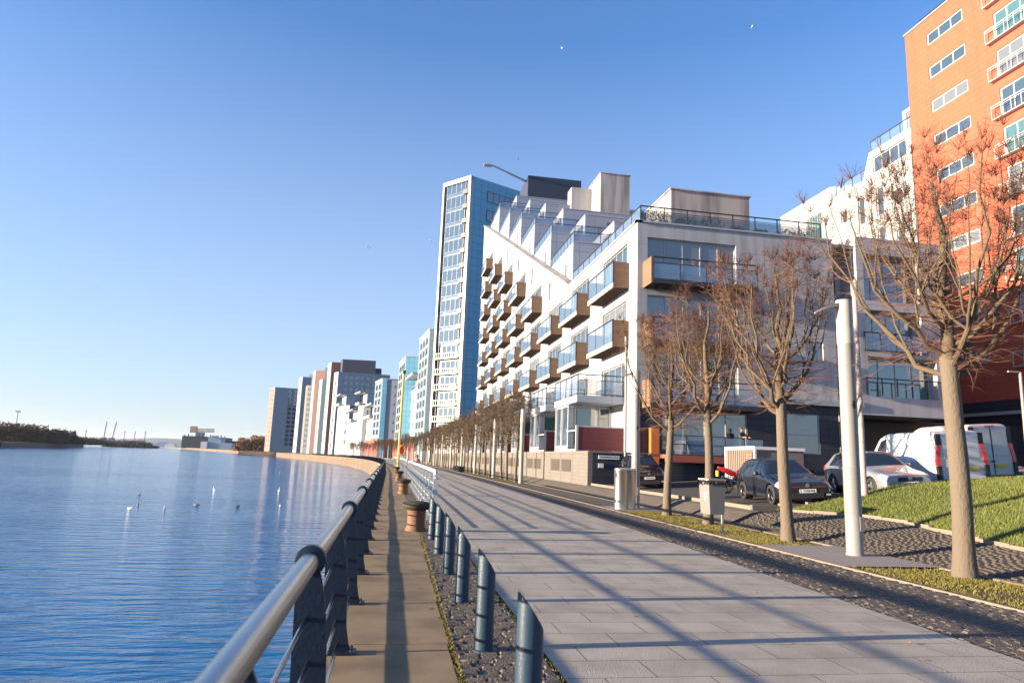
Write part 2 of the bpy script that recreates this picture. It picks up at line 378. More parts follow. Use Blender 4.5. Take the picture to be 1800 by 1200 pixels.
K = lambda v: (lambda y: v)
WZ = -3.5
dR = lambda y: float(np.interp(y, [0,6,18,38,77,200], [5.8,5.85,6.3,6.8,7.1,7.1]))
# water, one sheet out to the horizon
b = MB(); b.face([(-14000,-200,WZ),(6000,-200,WZ),(6000,20000,WZ),(-14000,20000,WZ)]); b.build('water', 'water', kind='structure', org=(0,0,WZ), uv=False)
# land under everything
b = MB(); Y = ys(-60, 6000, 3); prev = None
for y in Y:
    xs = [cq(y)+u for u in (.5, 1.5, 9.5, 10.5, 11.3, 13, 16, 22, 30, 60, 150, 500, 3000)]
    row = []
    for x in xs: b.v.append((x, y, hz(x, y)-.07)); row.append(len(b.v)-1)
    if prev:
        for k in range(len(xs)-1): b.f.append((prev[k], prev[k+1], row[k+1], row[k])); b.m.append(0)
    prev = row
b.build('ground', 'land', kind='structure', org=(0,0,-.07), uv=False)
# quay wall, coping stones
b = MB(); Y = ys(-20, 3400, 2)
for a, c in zip(Y, Y[1:]):
    xa, xc = cq(a)-.5, cq(c)-.5; b.face([(xa,a,-.02),(xa,a,WZ-1),(xc,c,WZ-1),(xc,c,-.02)])
b.build('quay_wall', 'water_dirt', kind='structure', org=(0,0,WZ), uv=True)
b = MB(); y = -3.; i = 0
while y < 140:
    L = 1.9 if y < 60 else 4; x0, x1 = cq(y)-.55, cq(y+L)-.55; dz = random.uniform(-.004, .004); g = .012
    a1 = .56 + .012*min(y, 14)
    n = len(b.v)
    for z in (-.3, dz):
        b.v += [(x0,y+g,z),(cq(y)+a1,y+g,z),(cq(y+L)+a1,y+L-g,z),(x1,y+L-g,z)]
    for q in ((0,3,2,1),(4,5,6,7),(0,1,5,4),(1,2,6,5),(2,3,7,6),(3,0,4,7)): b.f.append(tuple(n+k for k in q)); b.m.append(0)
    y += L
b.build('coping', 'coping', kind='structure', org=(0,0,0), uv=False)
strip('coping_far', K(-.55), K(.72), 140, 1500, 'coping', dz=0., step=4)
strip('coping_bed', K(-.5), K(.6), -4, 140, 'coping_joint', dz=-.035)
strip('inner_sett_bed', K(.5), K(1.46), -4, 18, 'grit', dz=-.03)
strip('inner_setts', K(.72), K(1.44), 18, 400, 'sett_far', dz=-.004)
strip('promenade', K(1.44), dR, -4, 500, 'deck', dz=.004)
strip('sett_bed', dR, K(7.95), -4, 30, 'grit', dz=-.03)
strip('setts', dR, K(7.95), 30, 400, 'sett_far', dz=-.004)
strip('edging_kerb', K(7.965), K(8.045), -4, 300, 'kerb', dz=.022, sk=.08)
strip('edging_kerb_inner', K(9.9), K(9.98), -4, 60, 'kerb', dz=.018, sk=.08)
strip('tree_strip', K(8.06), K(9.9), -4, 25.9, 'moss', dz=-.01, nx=4)
strip('tree_strip_far', K(8.06), K(9.9), 47, 300, 'moss', dz=-.01, nx=2)
strip('crossing_setts', K(8.06), K(9.9), 25.9, 47, 'sett_far', dz=-.006, nx=2)
for y in (12.8,): 
    strip('lamp_slab', K(8.06), K(9.9), y-1.5, y+1.5, 'slabs', dz=.02, sk=.05)
strip('lamp_slab', K(8.06), K(9.9), 23.9, 25.9, 'slabs', dz=.02, sk=.05)
def lawn_edge(y): return float(np.interp(y, [-4,5,12,16.3,17.8,18.9,19.6], [11.2,11.6,12.5,13.3,13.0,12.2,11.8]))
strip('cobbled_path', K(9.98), lawn_edge, -4, 19.6, 'grit', dz=-.03, nx=6)
strip('cobbled_path_far', K(9.98), K(11.2), 19.6, 100, 'sett_far', dz=-.004, nx=4)
strip('cobbled_street', K(9.98), K(11.0), 100, 400, 'slabs', dz=-.004, nx=2)
# car park asphalt and its kerb
strip('car_park', K(11.32), K(60), 20.3, 37.9, 'asphalt', dz=.0, nx=14)
strip('street', K(14), K(60), 37.9, 60, 'asphalt', dz=-.02, nx=4)
b = MB()
Y = ys(20.2, 37.6, 1.0)
for a, c in zip(Y, Y[1:]):
    za, zc = hz(11.25, a), hz(11.25, c); z = (za+zc)/2; b.obox((11.25, (a+c)/2, z), (0,1), (c-a)/2-.006, .07, .11)
X = np.arange(11.2, 30, .95)
for a in X: b.obox((a+.47, 20.22, hz(a+.47, 20.3)), (1,0,0), .468, .07, .11)
b.build('kerb', 'kerb', kind='structure')
# lawn mound
def mound(x, y):
    e = lawn_edge(y); h0 = hz(e, min(y, 19.4)); t = max(0, (x-e)/8.6); rise = 1.22*(1-(1-min(t,1))**2)
    f = 1-sm((y-19.2)/.9); g = sm((y+6)/9)
    z = h0+.03+rise*f*(.55+.45*g)+.03*math.sin(x*1.3+y)*min(1, t*3)
    if y > 19.2: z = min(z, z*f+(hz(x, y)-.02)*(1-f)+.0)
    return z
b = MB(); XS = np.concatenate([np.linspace(0, 10, 34), np.linspace(11, 40, 12)]); YS = np.concatenate([np.linspace(-2, 19.2, 50), [19.5,19.8,20.1]]); prev = None
for y in YS:
    row = []
    for u in XS: x = lawn_edge(y)+.06+u; b.v.append((x, y, mound(x, y))); row.append(len(b.v)-1)
    if prev:
        for k in range(len(XS)-1): b.f.append((prev[k], prev[k+1], row[k+1], row[k])); b.m.append(0)
    prev = row
b.build('lawn', 'lawn', kind='structure', org=(14,8,.2), uv=False, smooth=True)
b = MB(); Y = ys(-2, 19.6, .9)
for a, c in zip(Y, Y[1:]):
    xa, xc = lawn_edge(a), lawn_edge(c); d = (xc-xa, c-a); b.obox(((xa+xc)/2, (a+c)/2, hz((xa+xc)/2, (a+c)/2)+.0), d, math.hypot(*d)/2-.004, .045, .06)
b.build('lawn_edging', 'kerb', kind='structure')
# real granite setts close by
def setts(name, xf0, xf1, y0, y1, holes=(), jit=.008, smat='sett'):
    rnd = random.Random(3); b = MB(); y = y0; r = 0
    while y < y1:
        h = .098+rnd.uniform(-.006, .006); x = xf0(y)-rnd.uniform(0, .15)
        while x < xf1(y):
            wd = rnd.uniform(.13, .21); xa, xb = max(x, xf0(y)), min(x+wd, xf1(y))
            if xb-xa > .04 and not any((hx-xa-.03)*(hx-xb+.03) < 0 and (hy-y)*(hy-y-h) < 0 for hx, hy in holes):
                gp = .009; zt = hz(xa, y)+rnd.uniform(-jit, jit); c = .016; tl = rnd.uniform(-jit*.5, jit*.5); ya, yb = y+gp, y+h-gp*.3
                xa += gp*.6; xb -= gp*.6; n = len(b.v); z0 = zt-.05
                b.v += [(xa,ya,z0),(xb,ya,z0),(xb,yb,z0),(xa,yb,z0),(xa,ya,zt-c),(xb,ya,zt-c),(xb,yb,zt-c),(xa,yb,zt-c),
                        (xa+c,ya+c,zt+tl),(xb-c,ya+c,zt-tl),(xb-c,yb-c,zt-tl),(xa+c,yb-c,zt+tl)]
                for q in ((0,1,5,4),(1,2,6,5),(2,3,7,6),(3,0,4,7),(4,5,9,8),(5,6,10,9),(6,7,11,10),(7,4,8,11),(8,9,10,11)): b.f.append(tuple(n+i for i in q)); b.m.append(0)
            x += wd
        y += h
    return b.build(name, smat, kind='structure', org=(0,0,0), uv=False, fixn=False)
setts('inner_setts_near', lambda y: .58+.012*min(y,14), K(1.42), 3.2, 18)
setts('setts_near', lambda y: dR(y)+.01, K(7.94), 4.5, 30)
setts('cobbled_path_setts', K(9.99), lambda y: lawn_edge(y)-.05, 7, 19.6, jit=.003, smat='sett_path')
# grass
def blades(name, m, pts, hgt, wid, label):
    n = len(pts); rg = np.random.default_rng(5); P = np.array(pts); a = rg.uniform(0, 2*math.pi, n); h = hgt*rg.uniform(.5, 1.2, n); ln = rg.uniform(-.5, .5, (n, 2))*h[:,None]
    V = np.zeros((n, 3, 3)); dx = np.cos(a)*wid; dy = np.sin(a)*wid
    V[:,0] = P+np.stack([dx, dy, 0*a], 1); V[:,1] = P-np.stack([dx, dy, 0*a], 1); V[:,2] = P+np.stack([ln[:,0], ln[:,1], h], 1)
    me = bpy.data.meshes.new(name); me.from_pydata(V.reshape(-1,3).tolist(), [], np.arange(3*n).reshape(-1,3).tolist()); me.materials.append(M[m])
    o = bpy.data.objects.new(name, me); COL.objects.link(o); return tag(o, label, 'grass', kind='stuff')
rg = random.Random(11); pts = []
while len(pts) < 110000:
    y = rg.uniform(3, 19.9); u = 9.5*rg.random()**1.15; x = lawn_edge(y)+.05+u
    if x > y*1.55+4: continue
    pts.append((x, y, mound(x, y)-.01))
blades('lawn_grass', 'blade', pts, .085, .006, 'short green grass on the sunlit mound beside the car park')
pts = []
for _ in range(60000):
    y = 5+21*rg.random()**1.1; x = rg.uniform(8.08, 9.88)
    if abs(y-12.8) < 1.5 or y > 23.9: continue
    if math.sin(x*3.1+y*1.7)+math.sin(y*2.3-x) < rg.uniform(-2.2, 1.2): continue
    pts.append((x, y, -.01))
blades('moss_turf', 'blade_moss', pts, .04, .006, 'mossy patchy turf round the feet of the promenade trees')
pts = []
for _ in range(9000):
    y = 3+15*rg.random()**1.4; k = rg.random(); x = (.58+.012*min(y,14)+rg.gauss(0, .018)) if k < .75 else rg.gauss(1.43, .012)
    pts.append((x, y, -.02))
blades('joint_moss', 'blade_moss', pts, .03, .006, 'moss growing in the long joint between coping stones and setts')
b = MB()
for _ in range(420):
    k = rg.random(); y = 3.5+20*rg.random()**1.3
    x = rg.uniform(8.1, 12) if k < .55 else (rg.uniform(.6, 1.4) if k < .85 else rg.uniform(0, 7))
    a = rg.uniform(0, 6.3); s = rg.uniform(.015, .04); z = hz(x, y)+.012; t = rg.uniform(0, .02)
    b.face([(x+s*math.cos(a), y+s*math.sin(a), z+t), (x+s*.5*math.cos(a+1.6), y+s*.5*math.sin(a+1.6), z), (x-s*math.cos(a), y-s*math.sin(a), z+t*.7), (x+s*.5*math.cos(a-1.6), y+s*.5*math.sin(a-1.6), z+.004)])
b.build('fallen_leaves', 'leaf', label='small dry brown leaves scattered over setts, turf and paving', cat='leaves', kind='stuff', fixn=False)
# arc-length line along the quay
_pl = [(cq(v)-.0, float(v)) for v in np.arange(-6, 900, 1.)]
_s = [0.]
for p, q in zip(_pl, _pl[1:]): _s.append(_s[-1]+math.hypot(q[0]-p[0], q[1]-p[1]))
def quay(s):                  # point and unit tangent at arc length s (s=0 at y=-6)
    x = float(np.interp(s, _s, [p[0] for p in _pl])); y = float(np.interp(s, _s, [p[1] for p in _pl]))
    x2 = float(np.interp(s+2, _s, [p[0] for p in _pl])); y2 = float(np.interp(s+2, _s, [p[1] for p in _pl])); l = math.hypot(x2-x, y2-y)
    return x, y, (x2-x)/l, (y2-y)/l
def offs(s, u):
    x, y, tx, ty = quay(s); return x+ty*u, y-tx*u, tx, ty
# ------------------------------------------------------------------ quayside railing
rl = thing('quayside_railing', 'navy and brushed steel handrail running along the edge of the quay above the river', 'railing', (-.41, 4, 0))
def rail_run(u, z, s0, s1, r, n, name, m, near=2.):
    pts = []; s = s0
    while s < s1: x, y, tx, ty = offs(s, u); pts.append((x, y, z)); s += 1.96 if s < 90 else 6
    return MB().tube(pts, r, n, caps=True).build(name, m, rl, smooth=True, uv=False)
rail_run(-.41, 1.03, 3.3, 430, .056, 20, 'handrail', 'steel')
for z, u in ((.07,-.33),(.26,-.35),(.47,-.38),(.71,-.41)): rail_run(u, z, 3.3, 430, .0135, 8, 'rod', 'steel')
prof = [(-.47,.02),(-.21,.02),(-.235,.07),(-.262,.2),(-.275,.4),(-.285,.6),(-.31,.8),(-.345,.95),(-.375,1.02),(-.44,1.02),(-.475,.95),(-.48,.8),(-.475,.6),(-.47,.4),(-.468,.2)]
def post_mb(b, s, full=True):
    x, y, tx, ty = offs(s, 0)
    n = len(b.v); K_ = len(prof)
    for o in (-.011, .011):
        for u, z in prof: b.v.append((x+ty*u+tx*o, y-tx*u+ty*o, z))
    b.f.append(tuple(n+i for i in range(K_))); b.m.append(0); b.f.append(tuple(n+K_+i for i in range(K_-1,-1,-1))); b.m.append(0)
    for i in range(K_): j = (i+1) % K_; b.f.append((n+j,n+i,n+K_+i,n+K_+j)); b.m.append(0)
    if full:
        b.obox((x+ty*-.34, y-tx*-.34, .012), (ty,-tx), .17, .075, .012)
        for du in (-.13, .13):
            for dv in (-.045, .045): b.tube([(x+ty*(-.34+du)+tx*dv, y-tx*(-.34+du)+ty*dv, .02), (x+ty*(-.34+du)+tx*dv, y-tx*(-.34+du)+ty*dv, .05)], .012, 6)
    return b
farb = MB(); k = 0; s = 6.34-1.96
while s < 425:
    if k < 60:
        p = post_mb(MB(), s).build('post', 'quay_blue', rl, uv=False)
        if k % 2 == 1 and k < 50:
            x, y, tx, ty = offs(s, -.41); rr = MB(); pts = []
            rr.tube([(x-tx*.035, y-ty*.035, 1.03), (x-tx*.03, y-ty*.03, 1.03), (x+tx*.03, y+ty*.03, 1.03), (x+tx*.035, y+ty*.035, 1.03)], [.072,.088,.088,.072], 20)
            rr.build('joint_collar', 'quay_blue', p, smooth=True, uv=False)
    else: post_mb(farb, s, False)
    k += 1; s += 1.96
tag(farb.build('far_posts', 'quay_blue', rl, uv=False), kind='stuff')
# guard fences on the deck side
def fence(y0, y1, x0, x1, label):
    t = thing('guard_railing', label, 'railing', (x0, y0, 0), 'pale guard railings beside the promenade')
    n = max(2, int((y1-y0)/1.95)); P = [((x0+(x1-x0)*i/n)+(cq(y0+(y1-y0)*i/n)), y0+(y1-y0)*i/n) for i in range(n+1)]
    for x, y in P:
        MB().box(x-.055, y-.03, 0, x+.055, y+.03, 1.22).build('post', 'barrier', t)
    top = [(P[0][0], P[0][1], 1.12), (P[0][0], P[0][1]+.03, 1.22), (P[0][0], P[0][1]+.14, 1.29)]+[(x, y, 1.3) for x, y in P[1:-1]]+[(P[-1][0], P[-1][1]-.12, 1.29), (P[-1][0], P[-1][1], 1.2)]
    MB().tube(top, .05, 12).build('top_rail', 'barrier', t, smooth=True, uv=False)
    for z in (.15,.36,.57,.78,.99): MB().tube([(x, y, z) for x, y in P], .012, 6).build('rod', 'barrier', t, uv=False)
fence(16.7, 44, 1.12, 1.22, 'pale grey guard railing with rounded end beside the cast iron bollards')
fence(50, 108, 1.25, 1.3, 'farther pale guard railing beyond the yellow mast')
# slanted steel bollards
def bollard():
    t = thing('steel_bollard', '', 'bollard', (0,0,0), 'slant-topped bollards between the quay edge and promenade', local=True)
    b = MB(); n = 28; r = .083
    for k in range(n): a = 2*math.pi*k/n; b.v.append((r*math.cos(a), r*math.sin(a), -.03))
    for k in range(n): a = 2*math.pi*k/n; b.v.append((r*math.cos(a), r*math.sin(a), .74-.115*math.cos(a)-.02*math.sin(a)))
    for k in range(n): a = 2*math.pi*k/n; b.v.append((r*.93*math.cos(a), r*.93*math.sin(a), .745-.108*math.cos(a)-.019*math.sin(a)))
    for q in range(2):
        for k in range(n): k2 = (k+1) % n; b.f.append((q*n+k, q*n+k2, q*n+n+k2, q*n+n+k)); b.m.append(0)
    b.f.append(tuple(2*n+k for k in range(n))); b.m.append(0)
    b.build('post', 'bollard_blue', t, smooth=True, uv=False)
    MB().lathe([(.105,0),(.105,.012),(.088,.02)], (0,0,-.01), 24).build('collar', 'bollard_blue', t, uv=False)
    return t
bb = bollard()
bl = ['nearest slant-topped blue bollard with a bright sunlit stripe, cut by the bottom of the view', 'second slant-topped blue bollard from the camera', 'third slant-topped blue bollard from the camera', 'fourth slant-topped blue bollard from the camera', 'fifth slant-topped blue bollard from the camera', 'farthest slant-topped blue bollard, beside the end of the guard railing']
for i, y in enumerate((4.32,6.31,8.3,10.27,12.32,14.39)):
    o = bb if i == 0 else copy_tree(bb); o.location = (.915+.004*i*2, y, 0); o.rotation_euler.z = random.uniform(-.08,.08); o['label'] = bl[i]
def iron_bollard():
    t = thing('mooring_bollard', '', 'bollard', (0,0,0), 'cast iron mooring bollards on the coping', local=True)
    MB().lathe([(.24,0),(.235,.03),(.205,.09),(.195,.2),(.195,.34),(.205,.42),(.235,.475)], (0,0,0), 32).build('body', 'iron', t, smooth=True, uv=False)
    MB().lathe([(.225,.455),(.295,.485),(.325,.53),(.325,.575),(.30,.61),(.22,.635),(.1,.65),(.02,.652)], (0,0,0), 32).build('cap', 'iron_cap', t, smooth=True, uv=False)
    return t
ib = iron_bollard()
for i, (y, l) in enumerate(((15.94,'rusty cast iron mooring bollard nearest the camera, mossy mushroom cap'),(30.7,'second cast iron mooring bollard along the coping'),(46.1,'third cast iron mooring bollard along the coping'),(62.,'farthest cast iron mooring bollard, near the yellow mast'))):
    o = ib if i == 0 else copy_tree(ib); o.location = (.68, y, 0); o['label'] = l; o.rotation_euler.z = i
# ------------------------------------------------------------------ lamps
def lamp_col(detail=True):
    t = thing('lamp_column', '', 'street lamp', (0,0,0), 'thick pale lamp columns along the promenade', local=True)
    MB().lathe([(.175,0),(.175,.05),(.163,.07),(.160,1.5),(.158,4.3)], (0,0,0), 32).build('column', 'lamp', t, smooth=True, uv=False)
    h = MB().lathe([(.164,4.3),(.168,4.33),(.168,4.62),(.162,4.64),(.165,4.66),(.168,5.2),(.160,5.25),(.05,5.27)], (0,0,0), 32).build('lamp_head', 'lamp_top', t, smooth=True, uv=False)
    if detail:
        b = MB()
        for k in range(22):
            z = .82+k*.043; b.lathe([(.1615,z),(.1665,z+.006),(.1665,z+.018),(.1615,z+.024)], (0,0,0), 32)
        b.build('ventilation_rings', 'lamp', t, smooth=True, uv=False)
        MB().box(-.03,-.185,2.95,.03,-.15,3.1).box(-.045,-.19,3.0,-.01,-.15,3.03).build('fixing_bracket', 'trim', t)
        MB().box(.02,-.172,.5,.11,-.15,.78).build('access_door', 'lamp', t)
    b = MB(); n = 8   # curved wing
    for sgn in (-1, 1):
        pass
    up = []; dn = []
    for k in range(n+1):
        q = k/n; x = -.14-.55*q; hwid = .075*(1-.65*q**2); z = 5.13-.20*q**1.7; th = .045*(1-.75*q)
        b.v += [(x,-hwid,z+th),(x,hwid,z+th),(x,hwid,z-th),(x,-hwid,z-th)]
    for k in range(n):
        for j in range(4): j2 = (j+1) % 4; b.f.append((k*4+j,(k+1)*4+j,(k+1)*4+j2,k*4+j2)); b.m.append(0)
    b.f.append((0,1,2,3)); b.m.append(0); b.f.append((n*4+3,n*4+2,n*4+1,n*4)); b.m.append(0)
    b.build('reflector_arm', 'lamp', t, smooth=True, uv=False)
    return t
lc = lamp_col(); lys = [12.79, 25.4]+[48.8+13.2*k for k in range(8)]; lfar = lamp_col(False)
ln = ['nearest thick pale lamp column, on grey slabs between two trees', 'pale lamp column beside the twin steel bins', 'lamp column at the near end of the long tree row by the garden wall']
first = True
for i, y in enumerate(lys+[160+14*k for k in range(14)]):
    if i < 2: o = lc if i == 0 else copy_tree(lc)
    else:
        o = lfar if first else copy_tree(lfar); first = False
    o.location = (cq(y)+9.32, y, hz(cq(y)+9.32, y)); o['label'] = ln[i] if i < 3 else ('lamp column in the far distance along the curving quay' if i > 9 else 'pale lamp column standing among the pollarded trees of the long row')
# ------------------------------------------------------------------ trees
def tree(seed, top, spread, fork, r0, hi=True, nl=9, thick=1.):
    rd = random.Random(seed); L = MB(); T = MB(); tw = 3 if not hi else 4
    t = thing('pollarded_lime_tree', '', 'tree', (0,0,0), local=True)
    lean = Vector((rd.uniform(-.03,.03), rd.uniform(-.03,.03), 0))
    P = []; RR = []
    nz = 9
    for k in range(nz+1):
        z = (fork+.2)*k/nz; P.append(Vector((lean.x*z+.02*math.sin(z*1.7+seed), lean.y*z+.02*math.cos(z*1.3), z-.03))); RR.append(r0*(1.22-.0*k if k == 0 else 1-.24*k/nz)*(1+rd.uniform(-.03,.03)))
    RR[-1] = RR[-2]*1.08
    trunk = MB().tube(P, RR, 20 if hi else 8); topp = P[-1]
    def curve(p0, d0, p1, n, r_0, r_1, b, ns, wob):
        c = p0+d0; pts = []; rs = []
        for k in range(n+1):
            q = k/n; p = p0*(1-q)**2+c*2*q*(1-q)+p1*q*q
            if 0 < k: p = p+Vector((rd.uniform(-wob,wob), rd.uniform(-wob,wob), rd.uniform(-wob,wob)*.6))
            pts.append(p); rs.append(r_0*(1-q)+r_1*q)
        b.tube(pts, rs, ns, caps=False); return pts, rs
    def twig(p, d, ln, r, kids_=2):
        n = 3; pts = [p]; d = d.normalized()
        for k in range(n):
            d = (d+Vector((rd.uniform(-.3,.3), rd.uniform(-.3,.3), rd.uniform(-.22,.28)))).normalized(); pts.append(pts[-1]+d*ln/n)
        T.tube(pts, [r, r*.75, r*.5, r*.22], 3, caps=False)
        for _ in range(kids_):
            i = rd.randint(1, 2); dd = (d+Vector((rd.uniform(-.9,.9), rd.uniform(-.9,.9), rd.uniform(-.5,.7)))).normalized(); l2 = ln*rd.uniform(.35,.6)
            T.tube([pts[i], pts[i]+dd*l2*.5+Vector((0,0,rd.uniform(-.03,.03))), pts[i]+dd*l2], [r*.55, r*.4, r*.18], 3, caps=False)
    tr = (.0048 if hi else .0105)*thick
    def burst(p, d, n, ln):
        for _ in range(n):
            v = (d*.9+Vector((rd.uniform(-1,1), rd.uniform(-1,1), rd.uniform(-.25,.9)))).normalized(); twig(p, v, ln*rd.uniform(.5,1.2), tr*1.1, 2 if hi else 1)
    def limb(p0, az, reach, zt, r, lvl):
        out = Vector((math.cos(az), math.sin(az), 0)); H = zt-p0.z; p1 = Vector((p0.x+out.x*reach, p0.y+out.y*reach, zt))
        pts, rs = curve(p0, out*reach*.72+Vector((0,0,H*.22)), p1, 7, r, r*.24, L, 8 if hi else 5, .055*reach if lvl == 0 else .05)
        # side twigs
        for k in range(1, len(pts)):
            for _ in range((2 if hi else 2)):
                a = rd.uniform(0, 6.28); lo = 1-(pts[k].z-fork)/(top-fork)
                v = Vector((math.cos(a), math.sin(a), rd.uniform(-.35,.65)-.2*lo)); twig(pts[k]+(pts[k-1]-pts[k])*rd.random(), v, rd.uniform(.16,.46)*(1+.3*lo), tr, 2 if hi else 1)
        d = (pts[-1]-pts[-2]).normalized(); burst(pts[-1], d, 12 if hi else 6, .30)
        if lvl < 2:
            for _ in range(3 if lvl == 0 else 2):
                k = rd.randint(2, 5); a2 = az+rd.uniform(-1.7,1.7); rr = reach*rd.uniform(.25,.6)
                limb(pts[k], a2, rr, min(top, pts[k].z+(top-pts[k].z)*rd.uniform(.55,1)), rs[k]*.62, lvl+1)
    # leader
    lead = [topp]; lr = [RR[-1]*.82]
    for k in range(1, 7):
        q = k/6; lead.append(Vector((topp.x+rd.uniform(-.08,.08), topp.y+rd.uniform(-.08,.08), topp.z+(top-.25-topp.z)*q))); lr.append(RR[-1]*(.82*(1-q)+.2*q))
    L.tube(lead, lr, 12 if hi else 6, caps=False); burst(lead[-1], Vector((0,0,1)), 12 if hi else 8, .28)
    for k in range(nl):
        az = seed+k*2.4+rd.uniform(-.3,.3); q = (k/nl)**1.2; z = fork-.25+(top-fork)*.52*q; i = max(0, min(5, int((z-topp.z)/max(.1,(top-topp.z))*6)))
        p0 = Vector((lead[i].x, lead[i].y, z)) if z > topp.z else Vector((topp.x*z/topp.z, topp.y*z/topp.z, z))
        limb(p0, az, spread*rd.uniform(.62,1)*(1-.35*q), top*rd.uniform(.84,.98)-.25, r0*((.40 if nl < 12 else .31)-.16*q), 0)
    # low spreading shoots
    for k in range(54 if hi else 16):
        a = rd.uniform(0, 6.28); z = rd.uniform(fork-.2, fork+1.5); v = Vector((math.cos(a), math.sin(a), rd.uniform(-.25,.45)))
        ln = rd.uniform(.4, spread*1.0); d = v.normalized(); p = Vector((topp.x*z/topp.z, topp.y*z/topp.z, z)); pts = [p]
        for q in range(5):
            d = (d+Vector((rd.uniform(-.2,.2), rd.uniform(-.2,.2), rd.uniform(-.16,.14)))).normalized(); pts.append(pts[-1]+d*ln/5)
        T.tube(pts, [tr*3, tr*2.4, tr*1.8, tr*1.2, tr*.8, tr*.4], 4, caps=False)
        for q in pts[1:]:
            for _ in range(2 if hi else 1):
                vv = (d+Vector((rd.uniform(-1,1), rd.uniform(-1,1), rd.uniform(-.6,.5)))).normalized(); twig(q, vv, rd.uniform(.15,.5), tr*.9, 1)
    tk = trunk.build('trunk', 'bark', t, smooth=True, uv=False)
    L.build('limbs', 'bark_hi', t, smooth=True, uv=False, fixn=False); T.build('twigs', 'twig' if hi else 'twig_far', t, uv=False, fixn=False)
    return t
NT = [((9.55,10.32), 31, 7.15, 2.15, 3.5, .172, 13, 'largest bare pollarded tree, thick trunk in front of the white vans'),
      ((9.4,15.3), 14, 6.95, 1.8, 3.2, .15, 10, 'bare pollarded tree in front of the navy hatchback'),
      ((9.4,19.4), 5, 6.75, 1.65, 3.15, .14, 10, 'bare pollarded tree standing behind the grey litter bin'),
      ((9.3,22.3), 22, 6.75, 1.65, 3.0, .14, 11, 'bare pollarded tree nearest the twin steel bins')]
for (x, y), sd, tp, sp, fk, r0, nl, lb in NT:
    t = tree(sd, tp, sp, fk, r0, True, nl); t.location = (x, y, 0); tag(t, lb, 'tree', 'pollarded trees along the promenade')
proto = [tree(100+k, 6.6, 1.25, 3.0, .12, False, 8, 1.15) for k in range(3)]
used = [0,0,0]; k = 0
for li in range(8):
    y0 = 48.8+13.2*li
    for dy in (2.7,6.4,9.6):
        y = y0+dy; i = k % 3; o = proto[i] if not used[i] else copy_tree(proto[i]); used[i] = 1
        o.location = (cq(y)+9.35+random.uniform(-.12,.12), y, 0); o.rotation_euler.z = random.uniform(0, 6.28); o.scale = [random.uniform(.94,1.05)]*3
        tag(o, ('bare pollarded tree at the near end of the long row' if k == 0 else 'small bare pollarded tree in the long row before the garden wall'), 'tree', 'pollarded trees along the promenade'); k += 1
for q in range(22):
    y = 158+q*9.; i = k % 3; o = copy_tree(proto[i]); o.location = (cq(y)+8.6+random.uniform(-.3,.3), y, 0); o.rotation_euler.z = random.uniform(0,6.28); o.scale = [random.uniform(.9,1.1)]*3
    tag(o, 'distant bare tree along the curving far promenade', 'tree', 'distant trees along the curving quay'); k += 1
